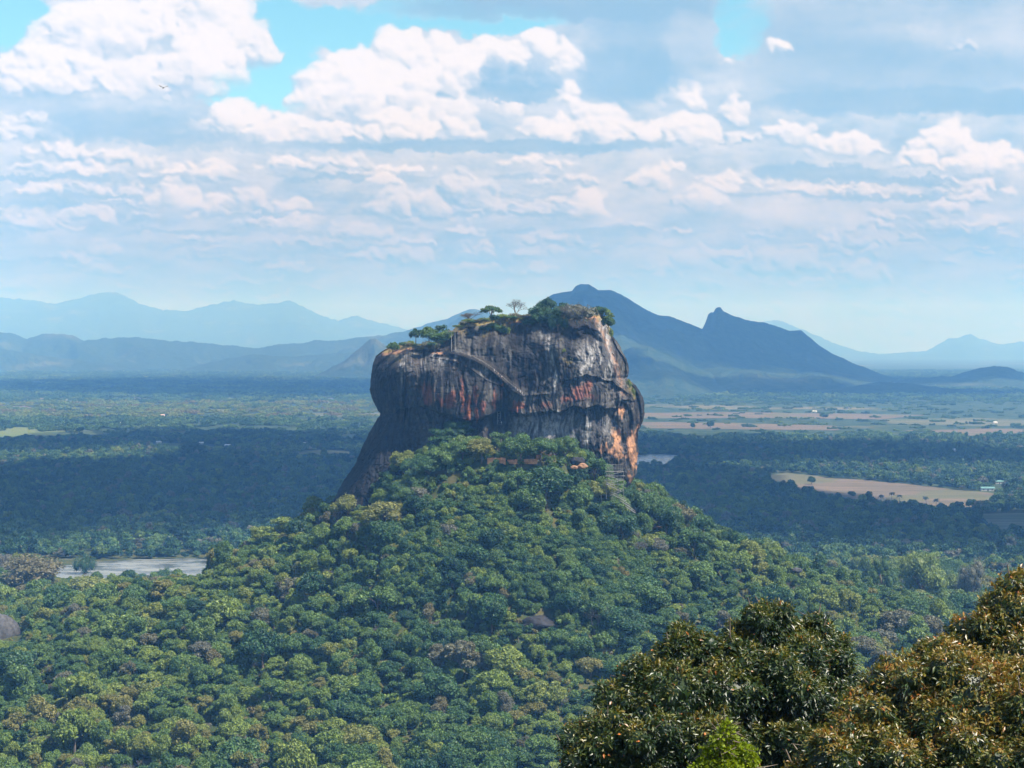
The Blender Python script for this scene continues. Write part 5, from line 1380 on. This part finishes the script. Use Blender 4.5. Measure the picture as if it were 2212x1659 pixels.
# summit stair on its two posts
fd = min(face_depth(979, 740), face_depth(980, 755), face_depth(978, 725)) - 1.6
b0 = PV(979, 762, fd); o = empty('summit_stair', b0); tag(o, 'steep pale metal stair on tall posts leading to the rock summit', 'staircase')
pw = PX(fd)
for dx_ in (-3.6, 4.0): MB().tube([(dx_ * pw, 0, 0), (dx_ * pw, 0, 46 * pw)], .13, 6).build('post', STEEL, o)
for dx_ in (-3.6, 4.0): MB().tube([(dx_ * pw, 1.6, 0), (dx_ * pw, 1.6, 46 * pw)], .10, 6).build('post', STEELD, o)
MB().box((1.5 * pw, .8, 47 * pw), (24 * pw, 3.0, .5)).build('platform', mat('brown_beam', (.30, .23, .18), scale=2), o)
MB().tube([(-10 * pw, -.6, 47 * pw + 1.1), (13 * pw, -.6, 47 * pw + 1.1)], .06, 5).build('platform_rail', STEEL, o)
zz = 0.0; k_ = 0
while zz < 44 * pw:
    z1 = min(zz + 2.3, 46 * pw); xa, xb_ = (-2.6 * pw, 3.0 * pw) if k_ % 2 == 0 else (3.0 * pw, -2.6 * pw)
    m = MB()
    for i in range(8): m.box((xa + (xb_ - xa) * (i + .5) / 8, .7, zz + (z1 - zz) * (i + .5) / 8), (.3, 1.1, .06))
    m.build('flight', STEELD, o); zz = z1; k_ += 1
# caged ladder stair under the overhang
fd = face_depth(1078, 900) - 1.4
b0 = PV(1078, 916, fd); o = empty('spiral_stair', b0); tag(o, 'narrow caged stair hanging in the dark gap under the overhang', 'staircase')
pw = PX(fd)
for dx_ in (-3.5, 3.5): MB().tube([(dx_ * pw, 0, 0), (dx_ * pw, 0, 30 * pw)], .10, 6).build('post', STEEL, o)
m = MB()
for i in range(26):
    a = i * .55; m.box((1.8 * pw * math.cos(a), .4 + 1.5 * pw * math.sin(a), i * 30 * pw / 26), (.9, .3, .06), a)
m.build('steps', STEELD, o)
m = MB()
for i in range(6):
    c = [(3.3 * pw * math.cos(t), .4 + 3.3 * pw * math.sin(t), (i + .5) * 5 * pw) for t in np.linspace(0, 2 * math.pi, 13)]; m.tube(c, .035, 4, False)
m.build('cage', STEELD, o)
# lower stairs at the right foot of the rock
sd = 868.0
o = empty('lower_staircase', PV(1330, 1076, sd)); tag(o, 'grey metal staircase with caged top flight climbing the right foot of the rock', 'staircase'); O = o.location
def SP(xv, yv, dd=0): return PV(xv, yv, sd + dd) - O
m = MB()
for i in range(22): m.tube([tuple(SP(1311 + i * 1.65, 1019)), tuple(SP(1311 + i * 1.65, 1002 + 5 * abs(math.sin(i * .5))))], .05, 4)
for yy_ in (1003.5, 1011): m.tube([tuple(SP(1310, yy_)), tuple(SP(1346, yy_ + .5))], .06, 4)
m.build('cage', STEELD, o)
for yy_, xa, xb_ in ((1019, 1308, 1348), (1028, 1307, 1350), (1037, 1305, 1348), (1046, 1308, 1345)):
    c = (SP(xa, yy_) + SP(xb_, yy_)) / 2; MB().box(tuple(c), ((xb_ - xa) * PX(sd), 1.6, .2)).build('landing', STEELD, o)
for (a, b, c, d_) in ((1312, 1028, 1344, 1019), (1344, 1037, 1312, 1028), (1312, 1046, 1344, 1037), (1340, 1060, 1310, 1046), (1318, 1070, 1346, 1060), (1352, 1082, 1326, 1070), (1360, 1094, 1340, 1082), (1372, 1108, 1352, 1094)):
    stair('', SP(a, b, .8), SP(c, d_, -.8), 1.3, 9, 1.0, o)
for xx in (1310, 1322, 1335, 1347): MB().tube([tuple(SP(xx, 1078)), tuple(SP(xx, 1019))], .10, 5).build('post', STEELD, o)

# visitors
SKIN = mat('skin', (.34, .19, .12), scale=5, var=.1); HAIR = mat('dark_hair', (.02, .016, .014), scale=5)
_cl = {}
def cloth(c):
    if c not in _cl: _cl[c] = mat('cloth', c, scale=4, var=.1, spec=.1)
    return _cl[c]
def skin_part(name, pts, edges, rad, mt, parent, root=0):
    me = bpy.data.meshes.new(name); me.from_pydata(pts, edges, []); me.materials.append(mt)
    ob = obj_me(name, me, parent)
    md = ob.modifiers.new('skin', 'SKIN'); md.use_smooth_shade = True
    for i, r__ in enumerate(rad):
        sv = me.skin_vertices[0].data[i]; sv.radius = (r__, r__); sv.use_root = (i == root)
    sb_ = ob.modifiers.new('subdivision', 'SUBSURF'); sb_.levels = 1; sb_.render_levels = 1
    return ob
def person(pos, rz, label, shirt, trousers, stride=.12, seed=0):
    o = empty('person', pos, rz); tag(o, label, 'person', 'visitors on the rock')
    pts = [(0, 0, .95), (0, 0, 1.15), (0, .01, 1.38), (0, 0, 1.50), (0, -.01, 1.60), (0, -.02, 1.72),
           (-.18, 0, 1.42), (-.26, .02, 1.15), (-.28, -.10, .92), (-.28, -.16, .84), (.18, 0, 1.42), (.26, .04, 1.15), (.27, .14, .94), (.27, .17, .86),
           (-.10, 0, .90), (-.11, -stride, .50), (-.11, -stride * .9, .09), (-.11, -stride - .14, .03), (.10, 0, .90), (.11, stride * .8, .50), (.11, stride * 1.9, .09), (.11, stride * 1.3, .03)]
    ed = [(0, 1), (1, 2), (2, 3), (3, 4), (4, 5), (2, 6), (6, 7), (7, 8), (8, 9), (2, 10), (10, 11), (11, 12), (12, 13), (0, 14), (14, 15), (15, 16), (16, 17), (0, 18), (18, 19), (19, 20), (20, 21)]
    rd = [.13, .125, .15, .055, .085, .08, .06, .042, .034, .036, .06, .042, .034, .036, .085, .058, .042, .035, .085, .058, .042, .035]
    skin_part('body', pts, ed, rd, SKIN, o)
    skin_part('shirt', [pts[i] for i in (0, 1, 2, 6, 7, 10, 11)], [(0, 1), (1, 2), (2, 3), (3, 4), (2, 5), (5, 6)], [.15, .145, .17, .075, .062, .075, .062], cloth(shirt), o)
    skin_part('trousers', [pts[i] for i in (0, 14, 15, 16, 18, 19, 20)], [(0, 1), (1, 2), (2, 3), (0, 4), (4, 5), (5, 6)], [.14, .10, .075, .06, .10, .075, .06], cloth(trousers), o)
    v, f = ico(2); k1 = v[:, 2] > -.1; v = v * np.array([.098, .108, .10]) + (0, .015, 1.70)
    MB().add(v, f[k1[f].all(1)]).build('hair', HAIR, o)
    # face: nose and two eyes, turned with the head
    MB().blob((0, -.105, 1.645), (.014, .02, .022), 0, 0, 1, 1).build('nose', SKIN, o)
    for s_ in (-1, 1): MB().blob((.032 * s_, -.092, 1.67), (.011, .008, .008), 0, 0, 1, 1).build('eye', HAIR, o)
def gal_person(xv, yfoot, label, sh, tr, dd=0, seed=0, rz=None, off=.9):
    i = int(np.argmin([abs(a - xv) for a, b in gp])); d_ = gd[i] + .35
    a = GP[i].copy(); a.z += .0; a.x = float(P(xv, yfoot, d_)[0]); a.y = d_ - .0
    person(a, rz if rz is not None else 1.2, label, sh, tr, seed=seed)
W_, OR_, BL_ = (.82, .80, .78), (.70, .28, .10), (.12, .22, .50)
gal_person(1068, 802, 'person in white shirt, highest of the walkers on the slanting path', W_, W_)
gal_person(1076, 804, 'person in orange top just below the highest walker on the slanting path', OR_, W_, rz=-1.9)
gal_person(1084, 813, 'person in white with an orange cap colour, third down on the slanting path', W_, OR_)
gal_person(1113, 838, 'person in pale blue top above the group at the foot of the slanting path', (.45, .6, .75), (.2, .2, .25))
gal_person(1118, 842, 'person in white shirt and orange shorts near the foot of the slanting path', OR_, W_, rz=2.2)
gal_person(1124, 848, 'person in blue top at the foot of the slanting path', (.3, .45, .7), W_, rz=.5)
gal_person(1128, 848, 'person in long white dress at the very foot of the slanting path', W_, W_, rz=-1)
ps = PV(1078, 889, face_depth(1078, 889) - 1.5); person(ps, .2, 'person in red top standing above the caged stair', (.6, .06, .05), (.08, .08, .12))
ps = PV(1083, 917, face_depth(1083, 915) - 2.2); person(ps, .2, 'person in white at the foot of the caged stair', W_, (.3, .3, .3))
MB().box((0, 0, -.1), (3.2, 1.8, .2)).build('ledge_stone', GALM, None, PV(1080, 917, face_depth(1083, 915) - 2.0) + Vector((0, .2, 0))); tag(bpy.data.objects['ledge_stone'], 'small stone landing at the foot of the caged stair', 'landing')
MB().box((0, 0, -.1), (2.6, 3.4, .2)).build('ledge_stone', GALM, None, PV(1078, 889, face_depth(1078, 889) - .8)); tag(bpy.data.objects['ledge_stone.001'], 'small stone landing at the head of the caged stair', 'landing')
ps = PV(1086, 684, 916); person(ps, 0, 'person in dark clothes standing alone on the rock skyline', (.03, .03, .04), (.03, .03, .04), stride=.03)

# bird
bp_ = PV(353, 190, 150); o = empty('bird', bp_, .4); tag(o, 'small dark bird flying high in the upper left sky', 'bird')
FEA = mat('dark_feathers', (.03, .028, .025), scale=5); m = MB()
m.tube([(0, -.22, 0), (0, -.14, .015), (0, 0, .02), (0, .12, .01), (0, .24, 0)], [.012, .035, .05, .035, .01], 8); m.build('body', FEA, o, smooth=True)
for s_ in (-1, 1):
    m = MB(); v = [(0, .06, .03), (.04 * s_, -.06, .03), (.22 * s_, .08, .12), (.20 * s_, -.08, .12), (.42 * s_, .0, .20), (.40 * s_, -.07, .20)]
    m.add(v, [(0, 1, 3, 2), (2, 3, 5, 4)]); m.add([(a, b, c - .012) for a, b, c in v], [(0, 2, 3, 1), (2, 4, 5, 3)]); m.build('wing', FEA, o)
MB().add([(-.02, .2, 0), (.02, .2, 0), (.06, .34, 0), (-.06, .34, 0), (-.02, .2, -.01), (.02, .2, -.01), (.06, .34, -.01), (-.06, .34, -.01)], [(0, 1, 2, 3), (7, 6, 5, 4), (0, 4, 5, 1), (2, 6, 7, 3)]).build('tail', FEA, o)

# smoke over the plain
def smoke(xv, yv, w_, h_, label, seed):
    d = float(G(xv, yv + 4)[1]); c = PV(xv, yv, d); px = PX(d)
    m = MB(); r__ = random.Random(seed)
    for i in range(5): m.blob(((i - 2) * w_ * px * .2, 0, (i - 2) * h_ * px * .18), (w_ * px * .28, w_ * px * .22, h_ * px * .3), seed + i, .4, 1.5, 3)
    mt = bpy.data.materials.new('thin_smoke'); mt.use_nodes = True; t = NT(mt.node_tree); t.n.clear()
    pv = t.new('ShaderNodeVolumePrincipled'); pv.inputs['Color'].default_value = (.85, .93, 1, 1); pv.inputs['Density'].default_value = .9 / (w_ * px)
    ou = t.new('ShaderNodeOutputMaterial'); t.l.new(pv.outputs[0], ou.inputs['Volume'])
    o = m.build('smoke', mt, None, c, True); tag(o, label, 'smoke')
smoke(326, 1124, 9, 12, 'small white puff of smoke rising from the left forest', 1)
smoke(465, 994, 20, 12, 'faint bluish smoke beside the large dark tree clump', 2)

# ------------------------------------------------------------------ foreground trees
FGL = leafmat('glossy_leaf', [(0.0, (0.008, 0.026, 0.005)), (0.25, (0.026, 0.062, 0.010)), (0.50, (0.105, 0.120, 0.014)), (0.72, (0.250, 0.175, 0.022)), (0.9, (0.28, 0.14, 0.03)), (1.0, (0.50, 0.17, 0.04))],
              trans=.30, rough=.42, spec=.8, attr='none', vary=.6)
# the leaf colour follows each leaf's own number, not a per-tree tint
for nm_, bright_ in (('glossy_leaf', 0),):
    t_ = FGL.node_tree
    rp = [n for n in t_.nodes if n.type == 'VALTORGB'][0]
    lv2 = t_.nodes.new('ShaderNodeAttribute'); lv2.attribute_name = 'leafc'
    for l_ in list(rp.inputs[0].links): t_.links.remove(l_)
    t_.links.new(lv2.outputs['Fac'], rp.inputs[0])
YEL = leafmat('young_leaf', [(0, (.20, .27, .012)), (1, (.42, .46, .03))], trans=.45, rough=.4, attr='none', vary=.5)
def leaves_geo(r_, cen, nrm, n_per, L_, droop=.35, asp=.30, up=.15):
    n = len(cen) * n_per
    c = np.repeat(cen, n_per, 0); q_ = np.repeat(nrm, n_per, 0)
    d = q_ * .75 + r_.normal(size=(n, 3)) * .75; d[:, 2] -= droop; d /= np.linalg.norm(d, axis=1)[:, None]
    ln = (L_ * r_.uniform(.65, 1.25, n))[:, None]
    base = c + r_.normal(size=(n, 3)) * L_ * .35
    tip = base + d * ln
    side = np.cross(d, q_ + r_.normal(size=(n, 3)) * .5 + np.array([0, 0, .6])); side /= np.linalg.norm(side, axis=1)[:, None] + 1e-9
    upn = np.cross(side, d)
    mid = base + d * ln * .5
    v = np.stack([base, mid + side * ln * asp * .62 + upn * ln * .05, tip - np.array([0, 0, 1]) * ln * .10, mid - side * ln * asp * .62 + upn * ln * .05, mid - upn * ln * .02], 1).reshape(-1, 3)
    i5 = np.arange(n)[:, None] * 5
    f = np.concatenate([i5 + np.array([[0, 1, 4]]), i5 + np.array([[4, 1, 2]]), i5 + np.array([[0, 4, 3]]), i5 + np.array([[4, 2, 3]])])
    return v, f, n
def fg_tree(name, label, lobes, base, leafL, dens, seed, mt, colf, n_per=8, core=.80, trunk_r=.22, droop=.35, asp=.3, spray=7):
    r_ = np.random.default_rng(seed); o = empty(name, base); tag(o, label, 'tree'); B = np.array(base)
    Ls = np.array([[*np.array(P(x_, y_, d_)).astype(float), rpx * PX(d_)] for x_, y_, d_, rpx in lobes]); Ls[:, :3] -= B
    if spray:
        ex = []
        for (a, b, c, rr_) in Ls:
            for q_ in rand_dirs(r_, spray, .35): ex.append((*(np.array([a, b, c]) + q_ * rr_ * r_.uniform(.72, 1.08)), rr_ * r_.uniform(.20, .42)))
        Ls = np.concatenate([Ls * np.array([1, 1, 1, .86]), np.array(ex)])
    cen, nr = [], []
    for i, (a, b, c, rr_) in enumerate(Ls):
        n = int(dens * rr_ * rr_ * 12.6)
        d = rand_dirs(r_, n, .25); bump = 1 + .20 * fbm(d[:, 0] * 2.2 + i, d[:, 1] * 2.2, d[:, 2] * 2.2, 3)
        p = np.array([a, b, c]) + d * (rr_ * bump * r_.uniform(.78, 1.1, n))[:, None]
        dist = np.linalg.norm(p[:, None].astype(np.float32) - Ls[None, :, :3].astype(np.float32), axis=2) / Ls[None, :, 3]; dist[:, i] = 9
        k_ = dist.min(1) > .80; cen.append(p[k_]); nr.append(d[k_])
    cen, nr = np.concatenate(cen), np.concatenate(nr)
    v, f, n = leaves_geo(r_, cen, nr, n_per, leafL, droop, asp)
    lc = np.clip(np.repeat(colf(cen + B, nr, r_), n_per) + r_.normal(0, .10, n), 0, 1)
    lv_ = r_.uniform(0, 1, n)
    sparse = r_.random(n) < .006; lc = np.where(sparse, 1.0, lc)
    vs, fs, k_ = [v], [f], len(v); la, lb = [np.repeat(lv_, 5)], [np.repeat(lc, 5)]
    for i, (a, b, c, rr_) in enumerate(Ls):
        iv, if_ = ico(2); iv = iv * rr_ * core * (1 + .15 * fbm(iv[:, 0] * 2 + i, iv[:, 1] * 2, iv[:, 2] * 2, 3))[:, None] + (a, b, c)
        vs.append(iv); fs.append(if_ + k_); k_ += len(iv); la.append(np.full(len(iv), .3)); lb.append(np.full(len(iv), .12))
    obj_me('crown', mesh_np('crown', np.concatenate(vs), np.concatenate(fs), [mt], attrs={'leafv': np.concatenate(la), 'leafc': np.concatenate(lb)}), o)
    m = MB(); mid = Ls[:, :3].mean(0); fork = np.array([mid[0] * .6, mid[1] * .6, mid[2] * .55])
    m.tube([(0, 0, -1), tuple(fork * .5), tuple(fork)], [trunk_r * 1.3, trunk_r, trunk_r * .8], 8)
    for a in Ls:
        e_ = a[:3]; md_ = fork * .4 + e_ * .6 + r_.normal(size=3) * .2 - (0, 0, .2)
        m.tube([tuple(fork * .92), tuple(md_), tuple(e_), tuple(e_ + r_.normal(size=3) * .15 + (0, 0, a[3] * .95))], [trunk_r * .5, trunk_r * .3, trunk_r * .16, trunk_r * .05], 6)
    m.build('trunk', BARK, o, smooth=True)
    # bare twigs poking out of the outline
    m = MB()
    for i in range(40):
        k1 = r_.integers(len(cen)); c0, n0 = cen[k1], nr[k1]
        m.tube([tuple(c0 - n0 * .4), tuple(c0 + n0 * .05 + r_.normal(size=3) * .05), tuple(c0 + n0 * r_.uniform(.1, .35) + r_.normal(size=3) * .1)], [.016, .010, .005], 4)
    m.build('twigs', BARK, o)
    return o
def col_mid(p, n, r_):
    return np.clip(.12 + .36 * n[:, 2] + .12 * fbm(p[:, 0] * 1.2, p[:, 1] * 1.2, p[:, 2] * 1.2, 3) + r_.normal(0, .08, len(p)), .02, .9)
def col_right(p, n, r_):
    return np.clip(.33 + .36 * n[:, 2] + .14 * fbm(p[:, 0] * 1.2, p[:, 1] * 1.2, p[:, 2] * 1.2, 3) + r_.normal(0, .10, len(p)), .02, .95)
midL = [(1668, 1345, 46, 46), (1640, 1385, 46, 62), (1700, 1400, 46.5, 66), (1755, 1385, 47, 52), (1800, 1405, 47.5, 40), (1600, 1430, 45.5, 70), (1475, 1385, 45, 40), (1510, 1420, 45, 56), (1440, 1440, 45, 52), (1380, 1475, 44.5, 56),
        (1330, 1520, 44, 48), (1450, 1510, 44, 90), (1560, 1510, 44.5, 100), (1680, 1500, 45.5, 105), (1770, 1480, 46.5, 76), (1800, 1540, 46.5, 80), (1250, 1600, 43, 44), (1310, 1600, 43, 62), (1400, 1610, 43.5, 95), (1530, 1630, 43.5, 110), (1660, 1630, 44.5, 110), (1290, 1670, 43, 70), (1780, 1640, 45.5, 90), (1380, 1690, 43, 80)]
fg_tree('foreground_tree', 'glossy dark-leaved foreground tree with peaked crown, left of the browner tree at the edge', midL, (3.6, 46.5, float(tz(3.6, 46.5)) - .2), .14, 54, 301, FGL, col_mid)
rightL = [(2185, 1320, 42, 70), (2230, 1290, 42.5, 60), (2140, 1390, 42, 70), (2210, 1430, 41.5, 110), (2060, 1440, 41.5, 74), (1990, 1465, 41.5, 58), (1930, 1500, 41, 66), (1870, 1545, 40.5, 62), (2100, 1520, 40, 120), (1990, 1560, 40, 105), (2220, 1570, 39.5, 130),
          (1890, 1620, 39.5, 90), (1800, 1640, 39, 70), (1760, 1690, 39, 60), (2080, 1640, 39, 120), (1960, 1680, 39, 110), (2220, 1690, 38.5, 120), (1845, 1590, 39.6, 56)]
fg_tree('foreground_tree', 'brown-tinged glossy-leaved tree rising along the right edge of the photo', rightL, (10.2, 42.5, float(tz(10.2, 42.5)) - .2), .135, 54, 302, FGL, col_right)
yl = [(1572, 1575, 33, 12), (1570, 1598, 33, 20), (1555, 1622, 33, 24), (1590, 1628, 33, 26), (1532, 1640, 33, 20), (1615, 1648, 33, 24), (1570, 1660, 33, 44), (1520, 1670, 33, 26), (1620, 1680, 33, 30)]
fg_tree('young_tree', 'bright yellow-green sapling top in front of the dark foreground tree', yl, (4.2, 33, float(tz(4.2, 33)) - .2), .085, 150, 303, YEL, lambda p, n, r_: np.full(len(p), .5), 6, core=.55, trunk_r=.05, droop=-.3, asp=.5)

# ------------------------------------------------------------------ haze
hz_me = MB().box((0, 0, 545), (78000, 78000, 1110)).mesh('haze', [])
HZ = bpy.data.materials.new('humid_air'); HZ.use_nodes = True
t = NT(HZ.node_tree); t.n.clear()
pv = t.new('ShaderNodeVolumePrincipled'); pv.inputs['Color'].default_value = (0.17, 0.46, 1.0, 1); pv.inputs['Absorption Color'].default_value = (1, .89, 1, 1); pv.inputs['Density'].default_value = 1.06e-4; pv.inputs['Anisotropy'].default_value = 0.0
ou = t.new('ShaderNodeOutputMaterial'); t.l.new(pv.outputs[0], ou.inputs['Volume'])
hz_me.materials.append(HZ)
haze = obj_me('haze', hz_me); tag(haze, kind='stuff'); tag(haze, 'pale blue haze over the whole plain', 'haze')
